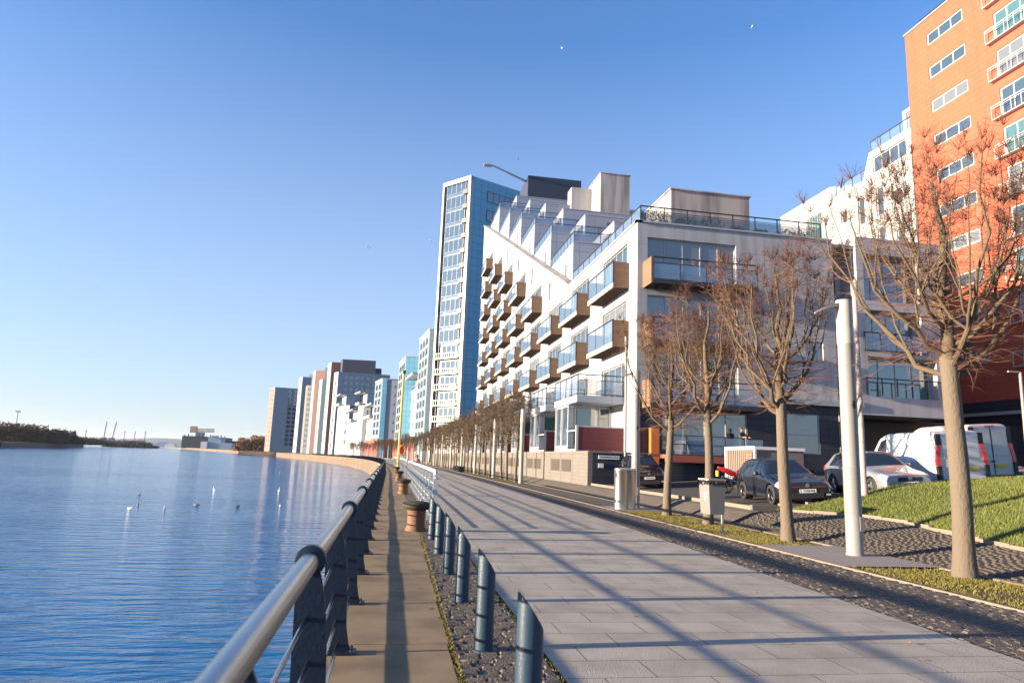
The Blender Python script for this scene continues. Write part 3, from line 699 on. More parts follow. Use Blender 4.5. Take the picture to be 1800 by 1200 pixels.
# ------------------------------------------------------------------ building tools
class Wall:
    def __init__(s, T, A, B, mb):
        s.T = T; s.A = Vector((A[0], A[1], 0)); s.d = Vector((B[0]-A[0], B[1]-A[1], 0)); s.L = s.d.length; s.d.normalize(); s.n = Vector((s.d.y, -s.d.x, 0)); s.mb = mb
    def P(s, u, z, out=0.): q = s.A+s.d*u+s.n*out; return (q.x, q.y, z)
    def make(s, z0, z1, holes=(), top=None, depth=.22, m=0, tb=()):
        b = s.mb; b.cur = m
        U = sorted(set([0, s.L]+[round(h[i],4) for h in holes for i in (0,1)]+list(tb))); U = [u for u in U if 0 <= u <= s.L+1e-6]
        Z = sorted(set([z0, z1]+[round(h[i],4) for h in holes for i in (2,3)])); Z = [z for z in Z if z0 <= z <= z1]
        for a, c in zip(U, U[1:]):
            run = None
            for e, f in zip(Z, Z[1:]):
                um, zm = (a+c)/2, (e+f)/2
                if any(h[0] < um < h[1] and h[2] < zm < h[3] for h in holes): continue
                poly = [(a,e),(c,e),(c,f),(a,f)]
                if top:
                    g = [z-top(u) for u, z in poly]
                    if all(v >= 0 for v in g): continue
                    if any(v > 0 for v in g):
                        o = []
                        for i in range(4):
                            j = (i+1) % 4; p, q = poly[i], poly[j]
                            if g[i] <= 0: o.append(p)
                            if (g[i] < 0 < g[j]) or (g[j] < 0 < g[i]): r = g[i]/(g[i]-g[j]); o.append((p[0]+(q[0]-p[0])*r, p[1]+(q[1]-p[1])*r))
                        poly = o
                if len(poly) > 2: b.face([s.P(u, z) for u, z in poly])
        for h in holes:
            a, c, e, f = h[:4]
            for p, q in (((a,e),(c,e)),((c,e),(c,f)),((c,f),(a,f)),((a,f),(a,e))):
                b.face([s.P(*p), s.P(*q), s.P(*q, out=-depth), s.P(*p, out=-depth)])
        b.cur = 0
    def window(s, a, c, e, f, mull=1, gm='glass', fm='frame_white', depth=.14, tr=0, fw=.07, name='window'):
        key = (round(c-a,2), round(f-e,2), mull, gm, fm, tr, fw)
        o = WC.get(key)
        if o is None:
            w_, h_ = c-a, f-e; b = MB(); fd = .07
            b.box(0,0,0,w_,fd,fw).box(0,0,h_-fw,w_,fd,h_).box(0,0.001,fw,fw,fd,h_-fw).box(w_-fw,.001,fw,w_,fd,h_-fw)
            for k in range(1, mull): x = w_*k/mull; b.box(x-fw*.4,.004,fw,x+fw*.4,fd-.004,h_-fw)
            if tr: b.box(fw,.006,h_*tr-fw*.4,w_-fw,fd-.006,h_*tr+fw*.4)
            o1 = b.build(name, fm, s.T); g = MB(); g.box(fw*.5,.045,fw*.5,w_-fw*.5,.06,h_-fw*.5); o2 = g.build('pane', gm, s.T)
            # meshes were built in local coordinates: undo the offset of the thing
            off = ORG[s.T.name]
            for ob in (o1, o2):
                for v in ob.data.vertices: v.co = v.co+off
            o2.parent = o1; o = o1; WC[key] = (o1.data, o2.data)
        else:
            o1 = bpy.data.objects.new(name, o[0]); COL.objects.link(o1); o1.parent = s.T
            o2 = bpy.data.objects.new('pane', o[1]); COL.objects.link(o2); o2.parent = o1
        p = Vector(s.P(a, e, -depth))-ORG[s.T.name]; o1.location = p; o1.rotation_euler.z = math.atan2(s.d.y, s.d.x)
        return o1
WC = {}
def closed(wl):   # back box corners helper
    return wl
# ------------------------------------------------------------------ the white terraced block
WB = thing('apartment_block', 'white terraced apartment block with timber balconies and a sloping stepped roofline', 'apartment block', (24, 60, 0))
wall = MB(); YF = 38.1; YE = 116.
WX = Wall(WB, (14, YE), (14, YF), wall); U = lambda y: YE-y
top = lambda u: 16.25 if u > YE-54.6 else 16.25+.425*((YE-54.6)-u)
c0 = [39.5,48.0,56.4,65.1,74.1,83.3,92.8,102.8]; nrow = [2,2,2,3,4,5,6,7]
holes = []; wins = []
for k, y0 in enumerate(c0):
    for j in range(-1, nrow[k]):
        zt = 10.34+3.72*j; zf = zt-1.35; a, c = U(y0+5.5), U(y0+.45)
        h = (a, c, zf, zt+1.42 if j >= 0 else zt+1.2); holes.append(h); wins.append((h, 'glass' if (k+j) % 3 else 'glass_pale'))
for y in (61.9,70.8,79.6,88.6,97.8,107.): zt = 16.25+.425*(y-54.6)-1.0; holes.append((U(y+.45), U(y-.45), zt-1.75, zt)); wins.append((holes[-1], 'slit'))
WX.make(.2, 46, holes, top, tb=(YE-54.6,))
for h, g in wins:
    if g == 'slit': WX.window(*h[:4], mull=1, gm='glass')
    else: WX.window(*h[:4], mull=4, gm=g)
# front facing the car park
WY = Wall(WB, (14, YF), (27.1, YF), wall); V_ = lambda x: x-14
hy = []
for zf, zt in ((12.45,15.35),(8.83,11.73),(5.95,8.3)): hy.append((V_(14.65), V_(20.45), zf, zt))
hy.append((V_(15.6), V_(21.0), 2.5, 4.85)); hy.append((V_(23.6), V_(25.8), 2.65, 5.05)); hy.append((V_(25.0), V_(26.2), 8.3, 9.6))
WY.make(5.75, 16.25, [h for h in hy if h[2] > 5]); 
for h in hy[:3]: WY.window(*h[:4], mull=5, gm='glass_pale' if h[2] > 12 else 'glass')
WY.window(*hy[5][:4], mull=2)
# recessed strip and right wing
WR = Wall(WB, (27.1, 39.6), (28.7, 39.6), wall); hr = [(.4,1.2,z,z+1.5) for z in (13.2,9.6,6.2)]; WR.make(.3, 16.0, hr)
for h in hr: WR.window(*h[:4], mull=1, fm='rail_dark')
WW = Wall(WB, (28.7, 38.0), (35.1, 38.0), wall); hw = [(.5,4.5,12.5,15.6),(.5,4.5,9.2,11.9),(.5,5.4,6.35,8.9)]; WW.make(5.2, 16.7, hw, depth=.9)
for h, g in zip(hw, ('glass','glass_teal','glass_teal')): WW.window(*h[:4], mull=4, gm=g, depth=.7)
wall.face([(27.1,YF,.3),(27.1,39.6,.3),(27.1,39.6,16.25),(27.1,YF,16.25)]); wall.face([(28.7,38,5.2),(28.7,38,16.7),(28.7,39.6,16.7),(28.7,39.6,5.2)])
wall.face([(35.1,38,5.2),(35.1,75,5.2),(35.1,75,16.7),(35.1,38,16.7)]); wall.face([(28.7,38,5.2),(35.1,38,5.2),(35.1,41,5.2),(28.7,41,5.2)]); wall.face([(28.7,38,16.7),(35.1,38,16.7),(35.1,60,16.7),(28.7,60,16.7)])
wall.face([(14,YE,.2),(14,YE,40),(34,YE,40),(34,YE,.2)])
wall.build('wall', 'render_white', WB, fixn=False)
# flat roof, parapet cappings
MB().box(14.05,38.15,15.9,36,116,16.1).build('flat_roof', 'concrete', WB)
b = MB().box(13.9,38.0,16.25,14.3,54.6,16.36).box(13.9,38.0,16.25,27.1,38.35,16.358)
b.build('parapet_capping', 'frame_grey', WB)
b = MB(); p0, p1 = (13.88,54.6), (13.88,116)
for xx, yy in ((13.86,54.6),): pass
n = len(b.v)
for x in (13.86, 14.75):
    for y, z in ((54.6,16.2),(116,42.3)): b.v += [(x,y,z),(x,y,z+.28)]
b.f += [(n,n+1,n+3,n+2),(n+4,n+6,n+7,n+5),(n+1,n+5,n+7,n+3),(n,n+2,n+6,n+4),(n,n+4,n+5,n+1),(n+2,n+3,n+7,n+6)]; b.m += [0]*6
b.build('sloping_parapet', 'concrete', WB)
# ground floor behind the terraces and slate base to the front
base = MB(); BF = Wall(WB, (14.05, YF+.05), (28.7, YF+.05), base); BF.make(.3, 5.75, [(h[0]-.05,h[1]-.05,h[2],h[3]) for h in hy if h[2] < 5])
base.box(28.72, 41, .3, 44, 41.3, 5.2); base.box(14.06, YF+.1, .3, 14.3, 116, 5)
base.build('slate_base', 'slate', WB)
q = WY.window(V_(15.6), V_(21.0), 2.5, 4.85, mull=4, gm='glass', depth=.12); WY.window(V_(23.6), V_(25.8), 2.65, 5.05, mull=1, tr=.47, depth=.12)
MB().box(14.35,37.85,5.6,28.68,38.12,5.95).build('string_course', 'frame_grey', WB)
MB().box(15.3,36.9,2.05,21.4,38.04,2.25).box(15.3,36.9,1.85,21.4,36.98,2.05).build('entrance_deck', 'red_clad', WB)
MB().box(14.75,37.7,.4,15.25,38.02,3.75).build('orange_column', 'orange_paint', WB)
MB().extr([(29.2,5.0),(34.9,5.0),(34.9,.4),(29.2,.4)], 'y', 40.7, 40.9).build('garage_louvres', 'vent', WB)
b = MB()
for x in np.linspace(15.4, 21.3, 6): b.box(x-.025,36.92,2.25,x+.025,36.97,3.35)
b.box(15.35,36.9,3.33,21.35,36.99,3.38).box(15.35,36.9,2.85,21.35,36.98,2.88)
dr = b.build('deck_railing', 'rail_dark', WB); MB().box(15.4,36.93,2.3,21.3,36.95,3.3).build('glass_panel', 'glass_rail', dr)
# timber balconies on the river side
def balcony():
    y0, y1, z0, z1, xo = 39.5, 45.0, 8.7, 10.34, 12.95; b = MB()
    b.box(xo+.02,y0,z0,14,y0+.09,z1).box(xo+.02,y1-.09,z0,14,y1,z1).box(xo+.02,y0+.09,z0+.1,13.99,y1-.09,z0+.16)
    o = b.build('timber_balcony', 'timber', WB)
    b = MB().box(xo,y0+.095,z0+.02,13.98,y1-.095,z0+.06)
    for k in range(9): y = y0+.5+k*.55; b.box(xo+.1,y,z0-.06,13.95,y+.09,z0+.03)
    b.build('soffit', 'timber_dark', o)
    MB().box(xo-.04,y0-.01,z0-.05,xo+.04,y1+.01,z0+.27).build('fascia', 'concrete', o)
    MB().box(xo-.02,y0,z1,xo+.08,y1,z1+.05).box(xo-.02,y0,z0+.27,xo+.06,y0+.05,z1).box(xo-.02,y1-.05,z0+.27,xo+.06,y1,z1).box(xo,y0+1.75,z0+.27,xo+.04,y0+1.79,z1).box(xo,y0+3.6,z0+.27,xo+.04,y0+3.64,z1).box(xo-.01,y0+.05,z0+.27,xo+.05,y1-.05,z0+.31).build('balustrade_frame', 'rail_dark', o)
    MB().box(xo+.015,y0+.06,z0+.3,xo+.03,y1-.06,z1-.02).build('glass_panel', 'glass_rail', o)
    return o
B0 = balcony(); first = True
for k, y0 in enumerate(c0):
    for j in range(nrow[k]):
        o = B0 if first else copy_tree(B0, WB); first = False; o.location = (0, y0-39.5, 3.72*j)
# balconies on the front
b = MB().box(14.35,36.7,8.5,14.44,38.1,10.1); f0 = b.build('timber_balcony', 'timber', WB)
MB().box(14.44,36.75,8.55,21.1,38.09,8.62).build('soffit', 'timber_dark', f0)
b = MB().box(14.44,36.66,8.5,21.1,36.74,8.78).box(14.44,36.66,10.05,21.1,36.74,10.12).box(14.44,36.68,9.72,21.1,36.72,9.76)
for x in (14.46,16.1,17.75,19.4,21.04): b.box(x,36.67,8.78,x+.05,36.73,10.05)
for k in range(12): b.box(14.6+k*.55,36.8,8.47,14.7+k*.55,38.05,8.55)
b.build('balustrade_frame', 'rail_dark', f0); MB().box(14.5,36.69,8.8,21.05,36.705,9.7).build('glass_panel', 'glass_rail', f0)
for j in (1, -1): o = copy_tree(f0, WB); o.location.z = 3.6*j
# wing balcony rails
b = MB().box(28.9,37.8,10.35,33.4,37.86,10.42).box(28.9,37.8,9.2,33.4,37.86,9.26)
for x in np.linspace(28.9,33.3,5): b.box(x,37.8,9.2,x+.05,37.86,10.4)
r_ = b.build('wing_balustrade', 'rail_dark', WB); MB().box(28.95,37.82,9.3,33.3,37.835,10.3).build('glass_panel', 'glass_rail', r_)
b = MB().box(28.9,37.8,7.45,34.3,37.86,7.52)
for x in np.linspace(28.9,34.2,6): b.box(x,37.8,6.4,x+.05,37.86,7.45)
b.build('wing_balustrade', 'rail_dark', WB)
# projecting ground floor bays with terraces over
for k, y0 in enumerate([40.25+8.65*i for i in range(8)]):
    y1 = y0+5.9
    b = MB().box(11.0,y0,5.25,14,y1,5.68); f = b.build('terrace_slab', 'clad_pale', WB)
    b = MB()
    for y in np.linspace(y0, y1-.04, 5): b.box(11.02,y,5.68,11.08,y+.05,6.92)
    for x in np.linspace(11.6, 13.9, 3): b.box(x,y0+.01,5.68,x+.04,y0+.06,6.92)
    b.box(11.0,y0,6.92,11.1,y1,6.98).box(11.1,y0,6.92,14,y0+.08,6.98).box(11.1,y0+.01,6.6,14,y0+.06,6.64).box(11.1,y0+.01,5.75,14,y0+.06,5.79)
    b.build('terrace_rail', 'rail_dark', f); MB().box(11.04,y0+.02,5.8,11.055,y1-.02,6.9).box(11.1,y0+.03,5.8,13.98,y0+.045,6.58).build('glass_panel', 'glass_rail', f)
    gb = MB(); gw = Wall(WB, (11.1, y1), (11.1, y0+2.4), gb); hh = [(.15,1.55,2.6,5.2),(1.7,3.3,2.6,5.2)]; gw.make(2.3, 5.25, hh, depth=.1)
    gw2 = Wall(WB, (11.1, y0+2.4), (14, y0+2.4), gb); h2 = [(.35,1.9,2.65,5.15),(2.0,2.8,2.35,5.15)]; gw2.make(2.3, 5.25, h2, depth=.1)
    for h in hh: gw.window(*h, mull=1, gm='glass', depth=.05)
    gw2.window(*h2[0], mull=1, gm='glass_teal', depth=.05); gw2.window(*h2[1], mull=1, gm='glass', depth=.05, tr=.75)
    gb.build('bay_wall', 'clad_pale', WB, fixn=False)
    MB().box(11.05,y0,2.35,14.0,y0+.12,3.75).build('burgundy_screen', 'burgundy', WB)
    MB().box(11.0,y0,3.75,14.0,y0+.14,3.83).box(10.98,y0-.02,2.3,11.12,y0+.14,3.84).box(11.0,y0,2.3,11.1,y0+2.4,2.42).box(11.0,y0+.14,3.5,11.08,y0+2.4,3.58).build('screen_frame', 'frame_white', WB)
# stepped penthouses
ya = [48.6,56.5,65.5,74.3,83.2,93.,103.5]; za = [16.1,19.9,20.85,24.7,28.6,32.6,36.8,41.5]
st = MB(); cap = MB(); railm = MB(); rg_ = MB()
for k, y0 in enumerate(ya):
    x0 = 14.8 if k else 17.3; zt = za[k+1]; zb = 16.1 if k < 2 else za[k]
    fw = Wall(WB, (x0, y0), (34, y0), st); hh = [(2.6,5.4,zt-3.0,zt-.75),(5.9,6.9,zt-3.0,zt-.75)] if k else [(2.,4.5,zt-2.6,zt-.6)]
    fw.make(zb-.2, zt, hh, depth=.15)
    for h in hh: fw.window(*h[:4], mull=2, gm='glass', fm='frame_grey', depth=.08)
    sw = Wall(WB, (x0, YE), (x0, y0), st); hs = [(sw.L-2.9, sw.L-2.2, zt-3.2, zt-1.3)] if k else []; sw.make(zb, zt, hs, depth=.12)
    for h in hs: sw.window(*h[:4], mull=1, gm='glass', depth=.06)
    st.face([(x0,y0,zt),(34,y0,zt),(34,YE,zt),(x0,YE,zt)]) if k else None
    if k:   # terrace railing
        yn = ya[k+1] if k+1 < len(ya) else YE
        railm.box(x0+.05,y0+.05,zt+.98,x0+.12,yn,zt+1.04).box(x0+.12,y0+.05,zt+.98,x0+7.5,y0+.12,zt+1.04)
        for y in np.arange(y0+.05, yn, 1.2): railm.box(x0+.06,y,zt,x0+.11,y+.05,zt+.98)
        for x in (2.5,5,7.4): railm.box(x0+x,y0+.06,zt,x0+x+.05,y0+.11,zt+.98)
        rg_.box(x0+.08,y0+.1,zt+.08,x0+.095,yn-.05,zt+.94).box(x0+.12,y0+.08,zt+.08,x0+7.4,y0+.095,zt+.94)
        x1 = x0+4.4-.25*k; z2 = zt+2.7; y2 = y0+1.2
        bw = Wall(WB, (x1, y2), (35.5, y2), st); h3 = [(2.4,5.2,zt+.1,zt+2.1)]; bw.make(zt, z2, h3, depth=.15); bw.window(*h3[0], mull=3, gm='glass', fm='frame_grey', depth=.08)
        bs = Wall(WB, (x1, YE), (x1, y2), st); h4 = [(bs.L-3.4, bs.L-.8, zt+.1, zt+2.1)]; bs.make(zt, z2, h4, depth=.12); bs.window(*h4[0], mull=2, gm='glass', fm='frame_grey', depth=.06)
        st.face([(x1,y2,z2),(35.5,y2,z2),(35.5,YE,z2),(x1,YE,z2)]); cap.box(x1-.04,y2-.04,z2,35.5,y2+.1,z2+.09); cap.box(x1-.04,y2+.1,z2,x1+.1,YE,z2+.088)
    cap.box(x0-.04,y0-.04,zt,34,y0+.04,zt+.08)
st.build('penthouse_walls', 'clad_pale', WB, fixn=False); cap.build('penthouse_cappings', 'frame_grey', WB)
rr = railm.build('penthouse_railings', 'rail_dark', WB); rg_.build('glass_panel', 'glass_rail', rr)
# roof terrace railing over the corner
b = MB().box(14.28,38.4,17.42,14.36,54.4,17.48).box(14.36,38.4,17.42,26.6,38.48,17.48).box(14.36,38.42,17.15,26.6,38.46,17.18)
for y in np.arange(38.42, 54.4, 1.6): b.box(14.29,y,16.1,14.35,y+.05,17.42)
for x in np.arange(14.3, 26.6, 1.53): b.box(x,38.41,16.1,x+.06,38.47,17.42)
r1 = b.build('roof_railing', 'rail_dark', WB); MB().box(14.31,38.5,16.2,14.325,54.3,17.4).build('glass_panel', 'glass_rail', r1); MB().box(14.4,38.435,16.2,26.5,38.45,17.1).build('glass_panel', 'glass_hedge', r1)
MB().box(19.1,45,16.1,25.3,50,21.65).box(19.0,44.9,21.65,25.4,50.1,21.75).build('roof_plant_room', 'concrete', WB)
MB().box(24.4,80,30,28.3,92,38.4).box(24.3,79.9,38.4,28.4,92.1,38.5).build('lift_tower', 'concrete', WB)
MB().box(21.6,84,30,25.6,86,37.8).build('stair_tower', 'render_white', WB)
MB().box(20.5,110,44,30,118,50.3).build('roof_plant_room', 'navy_clad', WB)
MB().tube([(21.5,112,49.6),(14.5,109.5,51.0),(13.6,109.2,51.1)], [.22,.15,.12], 8).box(12.6,108.8,50.9,14,109.8,51.1).build('cradle_arm', 'frame_grey', WB)
# hedge tubs on the roof
def leafy(n, x0, x1, y0, y1, z0, z1, s, seed):
    rd = random.Random(seed); b = MB()
    for _ in range(n):
        q = rd.random(); cx, cy = rd.uniform(x0,x1), rd.uniform(y0,y1); cz = z0+(z1-z0)*rd.random()**.8*(1-.25*abs((cx-x0)/(x1-x0)*2-1)); v = [Vector((rd.uniform(-1,1),rd.uniform(-1,1),rd.uniform(-1,1)))*s for _ in range(3)]
        b.face([Vector((cx,cy,cz))+k for k in v])
    return b
for i, (xa, xb, zt, m, lb) in enumerate(((14.7,16.6,17.55,'hedge','dark evergreen hedge tub at the roof corner above the front'),(16.9,18.4,17.3,'hedge','low dark hedge tub second along the roof terrace'),(18.6,20.2,17.55,'bark_hi','brown dry hedge tub on the roof terrace'),(20.6,21.6,17.0,'hedge','small round shrub before the concrete roof box'),(22.2,23.2,17.0,'hedge','small shrub between two others at middle of the roof terrace'),(24.0,26.2,17.2,'hedge','broad dark shrub at the right end of the roof terrace'))):
    t = thing('roof_shrub', lb, 'shrub', ((xa+xb)/2, 39.2, 16.1), 'shrubs on the roof terrace'); leafy(420, xa, xb, 38.9, 39.6, 16.5, zt, .09, i).build('leaves', m, t, uv=False, fixn=False); MB().box(xa+.1,39.0,16.1,xb-.1,39.5,16.55).build('tub', 'slate', t)
t = thing('straw_plant', 'yellow dry plant poking over the roof railing near the corner', 'plant', (14.9,43,16.1)); leafy(160,14.6,15.2,42,44,16.6,17.9,.09,9).build('leaves','straw',t,uv=False,fixn=False); MB().box(14.7,42.5,16.1,15.1,43.4,16.65).build('tub','slate',t)
# garden wall by the promenade
gw = thing('garden_wall', 'long pale block garden wall with louvred vents behind the tree row', 'wall', (11,60,.4))
b = MB(); Y = [37.7]+list(np.arange(41.1, 150, 2.9))
for a, c in zip(Y, Y[1:]):
    xa, xc = 11+cq(a), 11+cq(c); d = (xc-xa, c-a); l = math.hypot(*d); b.obox(((xa+xc)/2+.15, (a+c)/2, 1.15), d, l/2-.02, .14, 1.05)
b.build('wall', 'wall_tan', gw)
b = MB()
for a, c in zip(Y, Y[1:]):
    xa, xc = 11+cq(a), 11+cq(c); d = (xc-xa, c-a); b.obox(((xa+xc)/2+.15, (a+c)/2, 2.24), d, math.hypot(*d)/2+.01, .18, .04)
b.build('coping', 'kerb', gw)
for i, (a, c) in enumerate(zip(Y[1:], Y[2:])):
    if i % 3 < 2 and a < 130:
        xa, xc = 11+cq(a), 11+cq(c); d = (xc-xa, c-a); MB().obox(((xa+xc)/2+.0, (a+c)/2, 1.42), d, 1.15, .02, .38).build('vent', 'vent', gw)
MB().box(11.3,37.72,.2,17.6,37.95,2.2).build('slate_return', 'slate', gw)
MB().box(11.02,37.66,2.2,17.6,38.0,2.3).build('return_coping', 'kerb', gw)
def text_mesh(name, s, size, m, parent, loc, rot, ext=.004):
    c = bpy.data.curves.new(name, 'FONT'); c.body = s; c.size = size; c.extrude = ext; c.align_x = 'CENTER'; c.align_y = 'CENTER'
    o = bpy.data.objects.new('tmp', c); COL.objects.link(o); dg = bpy.context.evaluated_depsgraph_get(); me = bpy.data.meshes.new_from_object(o.evaluated_get(dg)); bpy.data.objects.remove(o)
    me.materials.clear(); me.materials.append(M[m]); o = bpy.data.objects.new(name, me); COL.objects.link(o); o.parent = parent; o.location = loc; o.rotation_euler = rot; return o
sg = thing('street_sign', 'long pale street name plate high on the dark wall behind the parked hatchback', 'sign', (12.5,37.68,1.7))
MB().box(11.62,37.66,1.87,12.85,37.7,2.07).build('plate', 'plate_white', sg); text_mesh('lettering', 'CASTLEBANK PLACE', .12, 'ink', sg, (12.235-12.5, -.022, 1.975-1.7), (R(90),0,0))
MB().box(11.62,37.66,1.38,11.92,37.7,1.62).build('notice_plate', 'plate_white', None, 'small square pale notice below the street name plate', 'sign')
# ------------------------------------------------------------------ towers and blocks farther along the quay
def block(name, label, cat, pl, pm, pr, Yd, fm='clad_blue', sm_='clad_blue', zb=-.1, left=None, right=None, group=None, cap=None, lm=(0.08,0.08), rm=(.1,.1)):
    """a block whose roof corners are seen at three photo points; left/right = window grids (cols, rows, width share, height share, glass, frame)"""
    Mm = at(*pm, Yd); z = Mm.z; A = atz(*pl, z); C = atz(*pr, z); B = Mm; D = A+C-B
    T = thing(name, label, cat, ((A.x+C.x)/2, (A.y+C.y)/2, 0), group)
    for P0, P1, spec, mt, mg, nm in ((A, B, left, sm_, lm, 'side_wall'), (B, C, right, fm, rm, 'front_wall')):
        mb = MB(); W = Wall(T, (P0.x,P0.y), (P1.x,P1.y), mb); hs = []; 
        if spec:
            nc, nr, ws, hs_, gm, frm = spec[:6]; zlo = spec[6] if len(spec) > 6 else 4; mull = spec[7] if len(spec) > 7 else 1
            m0 = W.L*mg[0]; m1 = W.L*(1-mg[1]); cw = (m1-m0)/nc; ch = (z-1.2-zlo)/nr
            for r in range(nr):
                for c in range(nc): hs.append((m0+cw*(c+.5-ws/2), m0+cw*(c+.5+ws/2), zlo+ch*(r+.5-hs_/2), zlo+ch*(r+.5+hs_/2)))
        W.make(zb, z, hs, depth=.35); mb.build(nm, mt, T, fixn=False)
        for h in hs: W.window(*h, mull=mull, gm=gm, fm=frm, depth=.2, fw=.12)
    mb = MB(); mb.face([(P.x,P.y,zb) for P in (C, D)]+[(D.x,D.y,z),(C.x,C.y,z)]); mb.face([(D.x,D.y,zb),(A.x,A.y,zb),(A.x,A.y,z),(D.x,D.y,z)]); mb.face([(P.x,P.y,z) for P in (A,B,C,D)])
    mb.build('roof_and_back_walls', sm_, T, fixn=False)
    if cap:
        mb = MB()
        for P0, P1 in ((A,B),(B,C)):
            d = (P1.x-P0.x, P1.y-P0.y); mb.obox(((P0.x+P1.x)/2,(P0.y+P1.y)/2,z+.15), d, math.hypot(*d)/2+.15, .2, .18)
        mb.build('parapet_trim', cap, T)
    return T, A, B, C, z
# main blue tower with the white frame
T, A, B, C, z = block('tower_block', 'tallest pale blue tower with a white framed glazed bay beside the terraced apartments', 'tower block', (784,325), (833,310), (962,352), 150, 'clad_blue', 'tower_spandrel')
W = Wall(T, (A.x,A.y), (B.x,B.y), MB()); L = W.L
d = W.d; n = W.n
def slab(u0, u1, z0, z1, o0, o1, nm, m, par=T, W=W):
    b = MB(); c = W.A+W.d*((u0+u1)/2)+W.n*((o0+o1)/2); b.obox((c.x, c.y, (z0+z1)/2), (W.d.x, W.d.y), (u1-u0)/2, (o1-o0)/2, (z1-z0)/2); return b.build(nm, m, par)
slab(0, L*.05, 0, z, 0, .9, 'white_fin', 'frame_white'); slab(L*.92, L, 0, z, 0, .9, 'white_fin', 'frame_white'); slab(0, L, z-1.0, z, .001, .92, 'white_lintel', 'frame_white')
slab(L*.80, L*.92, 5, z-1, .05, .3, 'dark_slot', 'navy_clad'); slab(L*.05, L*.12, 5, z-1, .05, .32, 'dark_slot', 'navy_clad')
sh = 3.55; fl = 6
k = 0
while fl < z-3:
    if fl > 25:
        W.window(L*.12, L*.80, fl+.15, fl+sh-.62, mull=4, gm='glass', fm='frame_grey', depth=-.55, fw=.07); slab(L*.12, L*.80, fl-.6, fl+.15, .3, .7, 'spandrel_glass', 'glass_rail')
        if k % 1 == 0: slab(L*.74, L*.90, fl-.7, fl+.4, .3, .95, 'corner_balcony', 'navy_clad')
    else:
        W.window(L*.2, L*.86, fl+.2, fl+sh-.6, mull=4, gm='glass', fm='frame_grey', depth=-.1, fw=.12)
        s_ = slab(L*.06, L*.86, fl-.3, fl-.1, .1, 1.2, 'balcony', 'rail_pale')
        b = MB()
        for q in np.linspace(L*.06, L*.85, 12):
            c = W.A+W.d*q+W.n*1.15; b.obox((c.x,c.y,fl+.45), (W.d.x,W.d.y), .05, .04, .55)
        c = W.A+W.d*(L*.455)+W.n*1.15; b.obox((c.x,c.y,fl+1.0), (W.d.x,W.d.y), L*.4, .05, .05); b.build('balustrade', 'rail_pale', s_)
    fl += sh; k += 1
W2 = Wall(T, (B.x,B.y), (C.x,C.y), MB())
for zz in (z-5.2, z-9.9, z-14.6): W2.window(W2.L*.18 , W2.L*.56, zz, zz+2.6, mull=5, gm='glass', fm='rail_dark', depth=-.12, fw=.1)
T2, A2, B2, C2, z2 = block('tower_block', 'narrow white finned stair tower just left of the tallest blue tower', 'tower block', (774,410), (782,403), (790,403), 158, 'frame_white', 'frame_white', left=(1,14,.3,.8,'glass','frame_grey'))
def grid_tower(label, pl, pm, pr, Yd, **kw): return block('tower_block', label, 'tower block', pl, pm, pr, Yd, **kw)
grid_tower('pale blue slab tower second from the tallest blue tower', (738,598), (756,579), (783,580), 190, fm='clad_cyan', sm_='clad_cyan', left=(3,10,.72,.7,'glass','frame_grey',6,2), cap='frame_white')
T, A, B, C, z = block('apartment_block', 'low white balconied block with overhanging roof between the two blue slab towers', 'apartment block', (716,692), (738,677), (745,677), 210, 'render_white', 'render_white', left=(4,3,.45,.6,'glass_pale','frame_grey',9,2))
W = Wall(T, (A.x,A.y), (B.x,B.y), MB()); L = W.L
slab(0, L, 0, 7, .05, .3, 'red_base', 'red_clad', T, W); slab(L*.45, L, z+3.2, z+3.9, -4, 2.5, 'overhanging_roof', 'frame_white', T, W); slab(L*.55, L, z, z+3.2, -4, -.5, 'penthouse', 'far_tan', T, W); slab(0, L, z+.9, z+1.0, .1, .2, 'roof_rail', 'frame_white', T, W)
T, A, B, C, z = block('tower_block', 'blue slab tower with dark window strips left of the low white balconied block', 'tower block', (702,640), (714,627), (742,628), 230, 'clad_blue', 'clad_cyan', left=(3,9,.7,.7,'glass','rail_dark',7,2), cap='frame_white')
W = Wall(T, (A.x,A.y), (B.x,B.y), MB()); slab(0, W.L, 0, 7, .05, .3, 'red_base', 'red_clad', T, W)
T, A, B, C, z = block('tower_block', 'shorter tower with bright blue edge and a column of small square windows', 'tower block', (660,672), (673,666), (704,667.5), 280, 'far_grey', 'clad_cyan', left=(2,7,.7,.7,'glass','rail_dark',9,2), right=(1,6,.16,.34,'glass','frame_grey',9), rm=(.5,0), cap='frame_white')
W = Wall(T, (A.x,A.y), (B.x,B.y), MB()); slab(0, W.L, 0, 8, .05, .4, 'red_base', 'red_clad', T, W); W2 = Wall(T, (B.x,B.y), (C.x,C.y), MB()); slab(0, W2.L*.27, 0, z, .02, .25, 'blue_edge_panel', 'clad_blue', T, W2); slab(W2.L*.27, W2.L, -.1, 7.5, .02, .25, 'dark_undercroft', 'navy_clad', T, W2)
def house(label, pl, pm, pr, Yd, pent, nred=False):
    T, A, B, C, z = block('townhouse_block', label, 'apartment block', pl, pm, pr, Yd, 'far_grey', 'render_white', left=(3,5,.35,.6,'glass_pale','frame_grey',3), right=(1,4,.4,.45,'glass','frame_grey',5), rm=(.3,0))
    W = Wall(T, (A.x,A.y), (B.x,B.y), MB()); L = W.L
    slab(L*.25, L, z, z+6, -8, -1.5, 'penthouse', 'render_white', T, W); slab(-L*.05, L*1.02, z+6, z+6.7, -8.5, 2.2, 'overhanging_roof', 'frame_white', T, W)
    slab(0, L*.8, z+.2, z+1.6, -.2, 1.8, 'roof_balcony', 'rail_pale', T, W)
    if nred: slab(0, L, 0, 8, .05, .4, 'red_base', 'red_clad', T, W)
